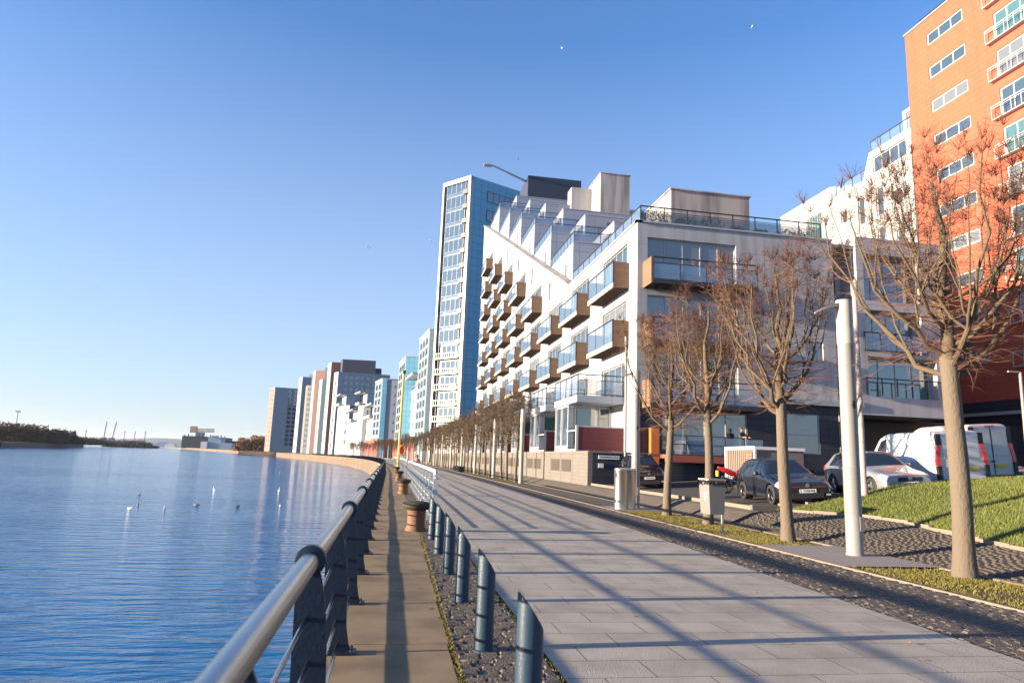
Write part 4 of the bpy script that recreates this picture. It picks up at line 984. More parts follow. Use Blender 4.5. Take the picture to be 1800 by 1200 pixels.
house('white townhouse block with flat canopy roof farthest left of the four', (594,716), (603,712), (615,712), 410, 1)
house('white townhouse block with canopy roof second from the left of the four', (612,744), (625,741), (632,741), 375, 1)
house('tall white townhouse block with canopy roof third from the left of the four', (630,714), (639,711.5), (652,712), 345, 1)
house('white townhouse block with red ground floor nearest the short blue edged tower', (645,738), (659,734), (664,734), 315, 1, True)
grid_tower('large white slab block with glazed upper floors and black penthouse behind', (588,655), (595,653), (686,659), 450, fm='far_grey', sm_='render_white', left=(1,12,.35,.8,'glass','frame_grey'), right=(8,9,.62,.6,'glass','frame_white',17), rm=(.1,.05))
T, A, B, C, z = block('penthouse_block', 'black clad rooftop block rising behind the large white slab', 'tower block', (600,632), (603,631), (661,634), 470, 'navy_clad', 'navy_clad', zb=-.1)
slab(0, 4, z-9, z-5, -12, -1, 'lower_step', 'navy_clad', T, Wall(T, (C.x,C.y), (C.x+4,C.y), MB()))
grid_tower('maroon fronted tower with pale side left of the large white slab', (577,640), (583,636), (602,637), 490, fm='maroon', sm_='far_teal')
grid_tower('slim white fin tower with dark balcony strip before the maroon towers', (562,668), (567,666), (577,666.5), 520, fm='far_teal', sm_='frame_white', left=(1,12,.3,.8,'glass','frame_grey'), right=(1,12,.3,.6,'glass','rail_dark'), rm=(.55,0))
grid_tower('second maroon and navy tower farther down the quay', (551,654), (555,651), (572,651), 545, fm='maroon', sm_='far_teal')
grid_tower('dark navy stub tower rising behind the second maroon tower', (571,648), (573,646), (578,646), 560, fm='navy_clad', sm_='navy_clad')
grid_tower('dark balconied tower with tan edge beside the pale grey tower', (538,678), (541,677), (552,677), 590, fm='navy_clad', sm_='far_tan', right=(3,12,.5,.5,'glass','frame_grey'))
grid_tower('pale grey tower with a white lit side, second from the left end', (526,664), (532,662), (548,663), 620, fm='far_grey', sm_='frame_white', left=(1,12,.3,.8,'glass','frame_grey'))
grid_tower('dark slim tower behind the pale grey tower', (544,659), (546,657.5), (551,657.5), 640, fm='navy_clad', sm_='navy_clad')
T, A, B, C, z = block('tower_block', 'grey tower farthest left with a tan windowed side and dark glazed strip', 'tower block', (475,681), (484,680), (526,683), 720, 'far_grey', 'far_tan', left=(2,13,.3,.5,'glass_pale','frame_white'), right=(2,13,.84,.78,'glass','frame_grey',6), rm=(.56,.02))
# ------------------------------------------------------------------ orange building and its neighbour
OB = thing('brick_tower', 'tall orange brick apartment tower with white strip windows and balconies', 'apartment block', (50,36,0))
mb = MB(); XO_, YT = 44, 50.1; WO = Wall(OB, (XO_, YT), (XO_, 28), mb); V2 = lambda y: YT-y; hs = []; ws = []
for k in range(11):
    t_ = 39.75-3.16*k
    if t_-1.1 > 8: hs.append((V2(47.66), V2(43.84), t_-1.12, t_)); ws.append((hs[-1], 3, ('glass','glass','glass_pale','glass')[k % 4]))
    b_ = 34.75+3.16-3.16*k
    if b_ > 8:
        for a, c in ((41.1,36.6),(33.4,30.0)): hs.append((V2(a), V2(c), b_, b_+2.45)); ws.append((hs[-1], 4, ('glass_teal','glass_pale','glass')[(k+int(a)) % 3]))
WO.make(7.3, 41.2, hs, depth=.25)
for h, mu, g in ws:
    WO.window(*h, mull=mu, gm=g, fw=.14, depth=.08)
    if mu == 4:
        b = MB(); c = WO.A+WO.d*((h[0]+h[1])/2-.2)+WO.n*.2
        b.obox((c.x,c.y,h[2]+.06), (0,1), (h[1]-h[0])/2+.3, .2, .04); b.obox((c.x-.17,c.y,h[2]+1.12), (0,1), (h[1]-h[0])/2+.3, .03, .04); b.obox((c.x-.17,c.y,h[2]+.95), (0,1), (h[1]-h[0])/2+.3, .02, .02)
        for q in np.linspace(-1, 1, 7): b.obox((c.x-.17, c.y+q*((h[1]-h[0])/2+.28), h[2]+.6), (0,1), .025, .025, .5)
        o = b.build('balcony', 'frame_grey', OB)
WN = Wall(OB, (60, YT), (XO_, YT), mb); WN.make(0, 41.2)
mb.face([(44,28,7.3),(60,28,7.3),(60,28,41.2),(44,28,41.2)]); mb.face([(44,28,41.2),(60,28,41.2),(60,50.1,41.2),(44,50.1,41.2)]); mb.build('wall', 'orange_brick', OB, fixn=False)
MB().box(43.9,28,41.2,44.3,50.2,41.3).build('roof_edge', 'frame_grey', OB)
b = MB().box(44.7,28,42.15,44.76,49.2,42.22)
for y in np.arange(28, 49.3, 1.8): b.box(44.7,y,41.3,44.76,y+.05,42.15)
r_ = b.build('roof_railing', 'rail_dark', OB); MB().box(44.72,28,41.4,44.735,49.2,42.1).build('glass_panel', 'glass_rail', r_)
MB().box(43.96,28,0,60,50.05,7.28).box(35.3,49.9,0,43.94,50.2,7.3).build('slate_podium', 'slate', OB)
MB().box(43.8,28,6.2,43.95,50,6.45).build('podium_ledge', 'frame_grey', OB)
NB = thing('apartment_block', 'white stepped apartment block with rooftop glass railings behind the orange brick tower', 'apartment block', (50,60,0))
mb = MB(); WA = Wall(NB, (44,61.3), (44,50.2), mb); L = WA.L; f = lambda y: 61.3-y
hs = [(f(60.2),f(59.2),26.6,28),(f(57.6),f(56.6),25.6,28.4),(f(55.),f(54.),25.6,28.4),(f(57.6),f(56.6),21.8,24.4),(f(55.),f(54.),21.8,24.4),(f(60.2),f(59.2),22.9,24.2),(f(52.6),f(51.6),25.8,27.2),(f(52.6),f(51.6),22,23.4),(f(60.2),f(59.2),19,20.4),(f(57.6),f(56.6),18,20.4),(f(55.),f(54.),18,20.4),(f(55.2),f(50.8),30.0,31.6)]
WA.make(0, 32.3, hs, top=lambda u: 29.9 if u < f(55.6) else 32.35, depth=.2, tb=(f(55.6),f(55.6)+.001))
for h in hs: WA.window(*h, mull=4 if h[1]-h[0] > 2 else 1, gm='glass', fw=.1)
W_ = Wall(NB, (47, 76), (47, 66.), mb); W_.make(0, 33.3, [(5.4,8.3,27.5,31)], depth=.2); W_.window(5.4,8.3,27.5,31, mull=6, gm='glass_teal')
mb.face([(47,66,0),(50.5,63.5,0),(50.5,63.5,33.3),(47,66,33.3)]); mb.face([(44,61.3,0),(51,61.3,0),(51,61.3,29.9),(44,61.3,29.9)]); mb.face([(44,61.3,29.9),(60,61.3,29.9),(60,50,29.9),(44,50,29.9)]); mb.face([(44,55.6,29.9),(60,55.6,29.9),(60,55.6,32.35),(44,55.6,32.35)])
mb.face([(47,76,33.3),(47,66,33.3),(50.5,63.5,33.3),(62,63.5,33.3),(62,76,33.3)])
mb.build('wall', 'render_white', NB, fixn=False)
b = MB(); WP = Wall(NB, (46,57.8), (46,50), b); WP.make(29.9, 33.4, [(.3,5,31,32.9)], depth=.1); WP.window(.3,5,31,32.9, mull=5, gm='glass_pale'); b.face([(46,57.8,29.9),(56,57.8,29.9),(56,57.8,33.4),(46,57.8,33.4)])
WQ = Wall(NB, (46.4,53.8), (46.4,50), b); WQ.make(33.3, 36, [(.5,3.4,33.8,35.6)], depth=.1); WQ.window(.5,3.4,33.8,35.6, mull=3, gm='glass_pale'); b.face([(46.4,53.8,32),(56,53.8,32),(56,53.8,36),(46.4,53.8,36)]); b.build('penthouse_walls', 'clad_pale', NB, fixn=False)
b = MB().box(44.1,55.7,30.9,44.16,61,30.96).box(44.1,50.2,33.35,44.16,55.5,33.42)
for y in np.arange(55.7, 61, 1.3): b.box(44.1,y,29.9,44.15,y+.05,30.9)
for y in np.arange(50.2, 55.5, 1.3): b.box(44.1,y,32.35,44.15,y+.05,33.35)
r_ = b.build('roof_railing', 'rail_dark', NB); MB().box(44.12,55.7,30,44.13,61,30.9).box(44.12,50.2,32.4,44.13,55.5,33.3).build('glass_panel', 'glass_rail', r_)
# ------------------------------------------------------------------ vehicles
def loft_car(name, ST, paint, L, wheels, wr, glassy, trimz=.3):
    """ST stations: (y, zb, wb, zbelt, wbelt, ztop, wtop), nose at y=0, rear at y=L; ring of 9 half points"""
    t = thing(name, '', 'car', (0,0,0), local=True)
    def ring(s):
        y, zb, wb, ze, we, zt, wt = s
        return [(0,zb),(wb*.85,zb),(wb,zb+.10),(we*1.0,zb*.45+ze*.55),(we*.995,ze-.06),(we*.965,ze),(wt,zt-(.05 if zt-ze > .2 else .02)),(wt*.82,zt),(0,zt+.012)]
    ys_ = [s[0] for s in ST]
    def pch(xs, P):
        xs = np.array(xs, float); P = np.array(P, float); h = np.diff(xs)[:,None]; d = np.diff(P, axis=0)/h; m = np.zeros_like(P)
        ok = d[1:]*d[:-1] > 0; m[1:-1] = np.where(ok, 2*d[1:]*d[:-1]/np.where(ok, d[1:]+d[:-1], 1), 0); m[0] = d[0]; m[-1] = d[-1]; return xs, P, m
    def pev(S, x):
        xs, P, m = S; i = int(max(0, min(len(xs)-2, np.searchsorted(xs, x, 'right')-1))); h = xs[i+1]-xs[i]; t_ = (x-xs[i])/h
        return P[i]*(2*t_**3-3*t_**2+1)+h*m[i]*(t_**3-2*t_**2+t_)+P[i+1]*(-2*t_**3+3*t_**2)+h*m[i+1]*(t_**3-t_**2)
    SP = pch(ys_, [s[1:] for s in ST]); _cache = {}
    def rs(y):
        k_ = round(y, 4)
        if k_ not in _cache: _cache[k_] = pch(range(9), ring((y, *pev(SP, y))))
        return _cache[k_]
    def surf(y, tt):
        y = max(ys_[0], min(ys_[-1], float(y))); p = pev(rs(y), max(0, min(8, tt))); return Vector((p[0], y, p[1]))
    b = MB(); yy = sorted(set([round(float(v),3) for v in np.linspace(0, L, 60)]+[round(v,3) for v in ys_])); prev = None
    full = [j*.25 for j in range(33)]
    for y in yy:
        row = []
        for sgn in (1, -1):
            seq = full if sgn == 1 else full[-2:0:-1]
            for tt in seq: p = surf(y, tt); b.v.append((p.x*sgn, p.y, p.z)); row.append(len(b.v)-1)
        if prev:
            for k in range(len(row)): k2 = (k+1) % len(row); b.f.append((prev[k], prev[k2], row[k2], row[k])); b.m.append(0)
        else: b.f.append(tuple(row)); b.m.append(0)
        prev = row
    b.f.append(tuple(prev[::-1])); b.m.append(0)
    body = b.build('body', paint, t, smooth=True, uv=False)
    # wheel arches cut out of the body
    cut = MB()
    for wy in wheels:
        for sg in (-1, 1): cut.tube([(sg*.56, wy, wr-.0), (sg*1.2, wy, wr)], wr+.055, 24)
    co = cut.build('cut', 'trim', None, uv=False, org=(0,0,0)); md = body.modifiers.new('b', 'BOOLEAN'); md.object = co; md.operation = 'DIFFERENCE'; md.solver = 'EXACT'
    dg = bpy.context.evaluated_depsgraph_get(); me = bpy.data.meshes.new_from_object(body.evaluated_get(dg)); body.modifiers.clear(); body.data = me; bpy.data.objects.remove(co)
    me.materials.clear(); me.materials.append(M[paint]); me.materials.append(M['trim'])
    for p in me.polygons: p.material_index = 0
    try: me.set_sharp_from_angle(angle=R(32))
    except Exception: pass
    def patch(nm, y0, y1, t0, t1, m, par=t, both=True, off=.006, fy0=None, fy1=None, n=6, mt=5):
        for sg in ((1,-1) if both else (1,)):
            b = MB(); g = []
            for i in range(n+1):
                r = []
                for j in range(mt+1):
                    v = j/mt; tt = t0+(t1-t0)*v; ya = y0 if fy0 is None else y0+(fy0-y0)*v; yb = y1 if fy1 is None else y1+(fy1-y1)*v
                    y = ya+(yb-ya)*i/n; p = surf(y, tt); e1 = surf(y+.02, tt)-surf(y-.02, tt); e2 = surf(y, min(8,tt+.05))-surf(y, max(0,tt-.05)); nn = e2.cross(e1)
                    if nn.length > 0: nn.normalize()
                    if nn.x*1.0+nn.z*.8 < 0: nn = -nn
                    p = p+nn*off; b.v.append((p.x*sg, p.y, p.z)); r.append(len(b.v)-1)
                g.append(r)
            for i in range(n):
                for j in range(mt): b.f.append((g[i][j], g[i+1][j], g[i+1][j+1], g[i][j+1])); b.m.append(0)
            b.build(nm, m, par, smooth=True, uv=False)
    def across(nm, y0, y1, t0, m, yoff=0., off=.006, n=5):   # patch over both halves, t0..8..t0
        b = MB(); g = []
        for i in range(n+1):
            r = []
            for sg, seq in ((1, np.linspace(t0, 8, 7)), (-1, np.linspace(8, t0, 7)[1:])):
                for tt in seq:
                    y = y0+(y1-y0)*i/n; p = surf(y, tt); e1 = surf(y+.02, tt)-surf(y-.02, tt); nn = Vector((0, -e1.z, e1.y))
                    if nn.z < 0: nn = -nn
                    nn.normalize(); b.v.append((p.x*sg, p.y+nn.y*off, p.z+nn.z*off)); r.append(len(b.v)-1)
            g.append(r)
        for i in range(n):
            for j in range(len(g[0])-1): b.f.append((g[i][j], g[i+1][j], g[i+1][j+1], g[i][j+1])); b.m.append(0)
        b.build(nm, m, t, smooth=True, uv=False)
    for wy in wheels:
        for sg in (-1, 1):
            x0 = sg*(ST[3][4]-.20); x1 = sg*(ST[3][4]-.005); wt_ = thing('wheel', None, None, (0,0,0), local=True); wt_.parent = t
            T_ = MB(); prf = [(.0,wr*.62),(.0,wr*.92),(.02,wr),(.18,wr),(.2,wr*.92),(.2,wr*.64)]
            base = len(T_.v); nseg = 28
            for q, r in prf:
                for k in range(nseg): a = 2*math.pi*k/nseg; T_.v.append((x0+sg*q*(.195/.2), wy+r*math.cos(a), wr+r*math.sin(a)))
            for i in range(len(prf)-1):
                for k in range(nseg): k2 = (k+1) % nseg; T_.f.append((i*nseg+k, i*nseg+k2, (i+1)*nseg+k2, (i+1)*nseg+k)); T_.m.append(0)
            T_.build('tyre', 'rubber', wt_, smooth=True, uv=False)
            R_ = MB(); R_.tube([(x1-sg*.09, wy, wr), (x1-sg*.075, wy, wr)], wr*.65, 24)
            R_.tube([(x1-sg*.06, wy, wr), (x1-sg*.02, wy, wr)], wr*.14, 12)
            for k in range(5):
                a = k*2*math.pi/5+.3
                for da in (-.13, .13): R_.tube([(x1-sg*.035, wy+wr*.1*math.cos(a), wr+wr*.1*math.sin(a)), (x1-sg*.045, wy+wr*.64*math.cos(a+da), wr+wr*.64*math.sin(a+da))], .02, 5)
            for k in range(24):
                a, a2 = 2*math.pi*k/24, 2*math.pi*(k+1)/24; R_.tube([(x1-sg*.03, wy+wr*.66*math.cos(a), wr+wr*.66*math.sin(a)), (x1-sg*.03, wy+wr*.66*math.cos(a2), wr+wr*.66*math.sin(a2))], .014, 4, caps=False)
            R_.build('rim', glassy.get('rim', 'rim'), wt_, uv=False)
            # dark arch lining
            MB().tube([(sg*.57, wy, wr), (sg*.575, wy, wr)], wr+.052, 24).build('arch_lining', 'trim', wt_, uv=False)
    return t, surf, patch, across
def plate(t, s, y, z, m='plate_white', wd=.52, sgn=1, x=0):
    p = MB().box(x-wd/2, y-.008*sgn, z-.056, x+wd/2, y+.012*sgn, z+.056).build('number_plate', m, t)
    if s: text_mesh('lettering', s, .088, 'ink', p, (x+.02, y-.011*sgn, z), (R(90), 0, 0 if sgn > 0 else R(180)))
    if s and m == 'plate_white': MB().box(x-wd/2+.004, y-.0095, z-.05, x-wd/2+.04, y-.0082, z+.05).build('badge_strip', 'ink_blue', p)
    return p
def hatch(paint, rim, reg, wide=1., tall=1., grille='slim'):
    ST = [(0,.26,.62,.50,.70,.64,.60),(.10,.20,.76,.58,.80,.71,.68),(.42,.18,.86,.70,.87,.79,.76),(.9,.18,.88,.80,.89,.87,.78),(1.22,.18,.88,.88,.89,.955,.76),(1.95,.18,.88,.92,.89,1.41,.575),(2.35,.18,.88,.925,.885,1.455,.60),
          (3.1,.18,.88,.93,.885,1.455,.60),(3.72,.19,.88,.95,.87,1.40,.585),(4.08,.22,.86,.97,.84,1.06,.70),(4.2,.26,.80,.84,.80,.90,.72),(4.26,.32,.74,.70,.74,.74,.66)]
    ST = [(s[0], s[1], s[2]*wide, s[3]*tall, s[4]*wide, s[5]*tall, s[6]*wide) for s in ST]
    t, surf, patch, across = loft_car('hatchback_car', ST, paint, 4.26, (.84, 3.44), .325, {'rim': rim})
    across('windscreen', 1.30, 1.92, 6.05, 'car_glass'); across('rear_window', 3.78, 4.04, 6.1, 'car_glass')
    patch('front_side_window', 1.62, 2.62, 5.12, 5.9, 'car_glass', fy0=2.08, fy1=2.6); patch('rear_side_window', 2.68, 3.72, 5.12, 5.9, 'car_glass', fy0=2.70, fy1=3.45)
    patch('sill_trim', 1.22, 3.05, 1.6, 2.2, 'trim', off=.008); 
    for yy in (1.5, 2.65, 3.55):
        patch('door_gap', yy-.006, yy+.006, 2.4, 5., 'trim', off=.003, n=1)
    patch('door_handle', 2.35, 2.5, 4.2, 4.35, paint, off=.03, n=2, mt=2)
    patch('headlight', .04, .44, 3.8, 6.2, 'lens', fy0=.06, fy1=.36, off=.01)
    patch('tail_light', 4.0, 4.2, 3.7, 5.2, 'red_lens', off=.01)
    if grille == 'slim':
        MB().box(-.58*wide,-.012,.585*tall,.58*wide,.02,.66*tall).build('grille', 'trim', t); MB().box(-.50*wide,-.015,.24,.50*wide,.02,.40).build('lower_grille', 'trim', t); MB().box(-.6*wide,-.016,.578*tall,.6*wide,.0,.586*tall).build('red_grille_strip', 'red_fairing', t)
    else:
        MB().box(-.40*wide,-.012,.53*tall,.40*wide,.02,.66*tall).build('grille', 'trim', t); MB().box(-.42*wide,-.012,.24,.42*wide,.02,.34).build('lower_grille', 'trim', t)
    bd = MB().tube([(0,-.013,.63*tall), (0,-.03,.63*tall)], .062, 20).build('badge', 'rim', t, smooth=True, uv=False)
    v = MB()
    for p, q in (((-.032,.038),(0,-.005)),((0,-.005),(.032,.038)),((-.042,.01),(-.02,-.042)),((-.02,-.042),(0,-.008)),((0,-.008),(.02,-.042)),((.02,-.042),(.042,.01))): v.tube([(p[0],-.033,.63*tall+p[1]),(q[0],-.033,.63*tall+q[1])], .005, 4)
    v.build('badge_mark', 'ink', bd, uv=False)
    plate(t, reg, -.02, .46*tall)
    for sg in (-1, 1):
        MB().lathe([(.02,-.07),(.075,-.06),(.095,0),(.08,.06),(.02,.075)], (sg*1.0*wide,1.68,.98*tall), 14).box(min(sg*.83*wide,sg*.98*wide),1.67,.95*tall,max(sg*.83*wide,sg*.98*wide),1.72,.975*tall).build('wing_mirror', 'trim' if paint != 'silver_paint' else paint, t, smooth=True, uv=False)
        MB().box(sg*.66*wide-.07,-.005,.30,sg*.66*wide+.07,.05,.36).build('fog_lamp', 'lens', t)
    MB().tube([(-.3,1.28,.985*tall),(.25,1.45,1.09*tall)], .008, 4).tube([(.1,1.28,.985*tall),(.6,1.42,1.07*tall)], .008, 4).build('wiper', 'trim', t, uv=False)
    return t
def put(t, x, y, rz, label, cat='car', group=None, z=None, tilt=True):
    zz = hz(x, y) if z is None else z; t.location = (x, y, zz)
    sx = math.atan2(hz(x+1,y)-hz(x-1,y), 2) if tilt else 0
    t.rotation_euler = (Matrix.Rotation(-sx, 3, 'Y') @ Matrix.Rotation(rz, 3, 'Z')).to_euler(); tag(t, label, cat, group); return t
G1 = hatch('navy_paint', 'rim_dark', 'CX16 PUJ'); put(G1, 13.15, 20.15, R(-9), 'dark navy hatchback parked nose towards the camera between two tree trunks')
G1.location.z = .56
G2 = hatch('silver_paint', 'rim', 'SH09 KTV', .97, 1.02, 'open'); put(G2, 16.55, 19.8, R(-9), 'silver hatchback parked nose out between the navy hatchback and white van'); G2.location.z = .90
G3 = hatch('black_paint', 'rim', 'SN12 KHU', .96, 1.12, 'slim'); put(G3, 12.45, 31.9, R(-10), 'black hatchback parked alone by the garden wall, partly behind a lamp column'); G3.location.z = .5
G4 = hatch('black_paint', 'rim', '', 1.0, 1.05, 'slim'); put(G4, 16.6, 26.2, R(-6), 'dark estate car half hidden behind the silver hatchback')
MB().box(-.6,2.2,1.56,-.56,3.9,1.6).box(.56,2.2,1.56,.6,3.9,1.6).build('roof_rail', 'rim', G4)
G5 = hatch('silver_paint', 'rim', '', 1.0, 1.05, 'open'); put(G5, 25.2, 24.0, R(4), 'silver car at the right edge beyond the second white van'); G5.location.z = 1.25
def van(paint, ht=1.0):
    ST = [(0,.34,.74,.70,.84,.82,.72),(.25,.26,.88,.92,.92,1.06,.78),(.85,.24,.94,1.08,.95,1.22,.80),(1.0,.24,.94,1.1,.95,1.27,.80),(1.75,.24,.94,1.16,.95,1.90*ht,.74),(2.2,.24,.94,1.18,.95,2.0*ht,.78),(3.4,.24,.94,1.18,.95,2.02*ht,.79),(4.55,.24,.94,1.18,.95,2.02*ht,.79),(4.76,.26,.93,1.16,.94,1.96*ht,.76),(4.8,.3,.92,1.14,.925,1.92*ht,.74)]
    t, surf, patch, across = loft_car('van', ST, paint, 4.8, (.85, 3.95), .33, {'rim': 'rim'})
    across('windscreen', 1.06, 1.72, 6.05, 'car_glass'); patch('side_window', 1.35, 2.15, 5.15, 5.75, 'car_glass', fy0=1.75, fy1=2.15)
    patch('headlight', .05, .4, 3.9, 5.4, 'lens', off=.01)
    patch('side_moulding', 1.2, 3.4, 2.9, 3.15, 'trim', off=.02); patch('door_gap', 2.25, 2.262, 2.4, 5.9, 'trim', off=.004, n=1)
    for sg in (-1, 1):
        MB().extr([(.0,1.02),(.0,1.62*ht),(-.07,1.66*ht),(-.10,1.5),(-.10,1.05)], 'x', sg*.78, sg*.935) if False else None
        n = 8; b = MB()
        for i in range(n):
            z0, z1 = .98+.68*i/n, .98+.68*(i+1)/n
            w0 = .935-.14*max(0,(z0-1.1))/.8; b.box(sg*(w0-.13),4.74,z0,sg*(w0+.012),4.83,z1-.001)
        b.build('tail_light', 'red_lens', t)
        MB().box(sg*.80,4.75,.5,sg*.945,4.86,.97).build('bumper_corner', 'trim', t); MB().box(sg*.70,4.74,1.67,sg*.86,4.825,1.94*ht).build('pillar_trim', 'trim', t)
    MB().box(-.66,4.8,1.22,-.03,4.822,1.82*ht).box(.03,4.8,1.22,.66,4.822,1.82*ht).build('rear_window', paint, t)
    MB().box(-.006,4.79,.5,.006,4.826,1.9*ht).build('door_gap', 'trim', t); MB().box(-.80,4.78,.34,.80,4.88,.52).build('rear_bumper', 'trim', t); MB().box(-.2,4.79,1.93*ht,.2,4.84,1.965*ht).build('brake_lamp', 'red_lens', t)
    MB().box(-.05,4.82,1.0,.12,4.85,1.05).build('door_handle', 'trim', t); plate(t, '', 4.835, .86, 'plate_yellow', sgn=-1, x=-.3)
    for sg in (-1, 1): MB().box(sg*1.0,1.5,1.2,sg*1.14,1.58,1.5).box(sg*.93,1.53,1.3,sg*1.02,1.56,1.34).build('wing_mirror', 'trim', t)
    return t
V1 = van('van_paint', 1.06); put(V1, 19.55, 25.3, R(180-4), 'white panel van with red tail lights parked tail towards the camera', 'van'); V1.location.z = 1.08
V2_ = van('van_dirty', 1.2); put(V2_, 22.6, 27.3, R(180-2), 'taller grubby white van parked just beyond the first white van', 'van'); V2_.location.z = 1.25
# trailer and motorbike behind the navy car
p = at(1325, 812, 27.5); tz = hz(p.x, 27.5)
TR = thing('box_trailer', 'brown ribbed box trailer with a pale lid and frame behind the navy hatchback', 'trailer', (p.x, 27.5, tz))
x0, y0 = p.x, 27.4; zt = at(1325, 784, 27.4).z
b = MB().box(x0+.02,y0+.02,tz+.45,x0+2.3,y0+2.6,zt-.08); b.build('body', 'far_tan', TR)
b = MB()
for k in range(14): b.box(x0-.0,y0+.15+k*.17,tz+.5,x0+.02,y0+.2+k*.17,zt-.15)
b.build('side_ribs', 'timber_dark', TR)
MB().box(x0-.03,y0-.03,zt-.13,x0+2.35,y0+2.65,zt).box(x0-.03,y0-.03,tz+.45,x0+.06,y0+.06,zt-.13).box(x0-.03,y0+2.55,tz+.45,x0+.06,y0+2.64,zt-.13).build('frame_and_lid', 'white_paint', TR)
MB().box(x0-.02,y0+.2,zt-.75,x0-.002,y0+.7,zt-.25).build('hatch_door', 'timber', TR)
for dy in (.9,1.7): MB().tube([(x0+.05,y0+dy,tz+.3),(x0+.25,y0+dy,tz+.3)], .3, 20).build('wheel', 'rubber', TR, uv=False)
MB().tube([(x0+1,y0-.9,tz+.5),(x0+1,y0+.1,tz+.5)], .04, 8).tube([(x0+1,y0-.85,tz+.05),(x0+1,y0-.85,tz+.5)], .03, 8).build('drawbar', 'trim', TR, uv=False)
p = at(1276, 845, 27.0); mx, my = p.x, 27.0; mz = hz(mx, my)
MO = thing('motorbike', 'red sports motorbike with a yellow plate parked beside the trailer', 'motorbike', (mx, my, mz))
for q in (0, 1.35):
    wob = MB(); cx = mx+q
    for k in range(24):
        a, a2 = 2*math.pi*k/24, 2*math.pi*(k+1)/24; wob.tube([(cx+.27*math.cos(a),my,mz+.31+.27*math.sin(a)),(cx+.27*math.cos(a2),my,mz+.31+.27*math.sin(a2))], .055, 8, caps=False)
    for k in range(5): a = k*1.257; wob.tube([(cx,my,mz+.31),(cx+.26*math.cos(a),my,mz+.31+.26*math.sin(a))], .018, 5)
    wob.build('wheel', 'rubber', MO, uv=False)
MB().tube([(mx-.35,my,mz+1.06),(mx-.1,my,mz+.98),(mx+.3,my,mz+.84),(mx+.55,my,mz+.80)], [.05,.11,.12,.10], 10).build('tail_fairing', 'red_fairing', MO, smooth=True, uv=False)
MB().tube([(mx+.5,my,mz+.82),(mx+.8,my,mz+.95),(mx+1.15,my,mz+.85)], [.12,.19,.13], 10).tube([(mx+1.0,my,mz+.8),(mx+1.35,my,mz+.95)], [.16,.10], 10).build('tank', 'red_fairing', MO, smooth=True, uv=False)
MB().tube([(mx+.35,my,mz+.6),(mx+.7,my,mz+.45),(mx+1.0,my,mz+.5)], [.13,.2,.16], 8).tube([(mx,my,mz+.31),(mx+.5,my,mz+.45)], .05, 6).tube([(mx+1.35,my,mz+.31),(mx+1.15,my,mz+.95)], .04, 6).tube([(mx+1.1,my-.32,mz+1.02),(mx+1.1,my+.32,mz+1.02)], .02, 6).build('engine_and_forks', 'trim', MO, smooth=True, uv=False)
MB().tube([(mx-.25,my-.14,mz+.68),(mx+.4,my-.14,mz+.48)], .06, 10).build('exhaust', 'steel', MO, smooth=True, uv=False)
MB().box(mx-.40,my-.10,mz+.70,mx-.38,my+.10,mz+.93).box(mx-.41,my-.11,mz+.69,mx-.36,my-.10,mz+.94).build('number_plate', 'plate_yellow', MO)
# ------------------------------------------------------------------ bins, poles, seats, mast
TB = thing('steel_bin', 'pair of tall polished steel bin cylinders standing together beside a lamp column', 'bin', (8.6,24.7,0))
for i, (x, y, r) in enumerate(((8.45,24.55,.25),(8.86,24.75,.22))):
    MB().lathe([(r,0),(r,1.36),(r*1.02,1.37),(r*1.02,1.44),(r*.9,1.46),(r*.3,1.47)], (x,y,.02), 32).build('cylinder', 'steel_bright', TB, smooth=True, uv=False)
MB().box(8.21,24.42,1.15,8.24,24.66,1.3).build('slot', 'trim', TB)
LB = thing('litter_bin', 'grey square litter bin with a torn black liner on a slim post', 'bin', (8.62,17.4,0))
x, y = 8.6, 17.55
q = MB(); w0, w1 = .20, .235
n = 0; q.v += [(x-w0,y-.28,.42),(x+w0,y-.28,.42),(x+w0,y+.28,.42),(x-w0,y+.28,.42),(x-w1,y-.30,1.22),(x+w1,y-.30,1.22),(x+w1,y+.30,1.22),(x-w1,y+.30,1.22)]
for f_ in ((0,3,2,1),(4,5,6,7),(0,1,5,4),(1,2,6,5),(2,3,7,6),(3,0,4,7)): q.f.append(f_); q.m.append(0)
q.build('bin_body', 'bin_grey', LB)
MB().box(x-.25,y-.32,1.30,x+.25,y+.32,1.345).box(x+.18,y-.3,1.22,x+.235,y+.3,1.30).build('lid', 'pole_thin', LB)
rd = random.Random(2); b = MB()
for k in range(60):
    a = rd.uniform(0, 6.28); px, py = x+.25*max(-1,min(1,1.4*math.cos(a))), y+.315*max(-1,min(1,1.4*math.sin(a))); z = 1.24+rd.uniform(-.06,.04)
    b.face([(px,py,z+.05),(px+rd.uniform(-.05,.05),py+rd.uniform(-.05,.05),z-.05),(px+rd.uniform(-.06,.06),py+rd.uniform(-.06,.06),z)])
b.box(x-.24,y-.31,1.2,x+.24,y-.302,1.25).box(x-.242,y-.31,1.19,x-.236,y+.31,1.26).build('bin_liner', 'trim', LB, uv=False, fixn=False)
MB().box(x+.10,y-.34,0,x+.15,y-.29,.42).build('post', 'rail_pale', LB)
MB().box(x-.2245,y-.14,.86,x-.2225,y+.02,1.12).box(x-.2245,y-.07,.78,x-.2225,y+.01,.86).build('sticker', 'white_paint', LB)
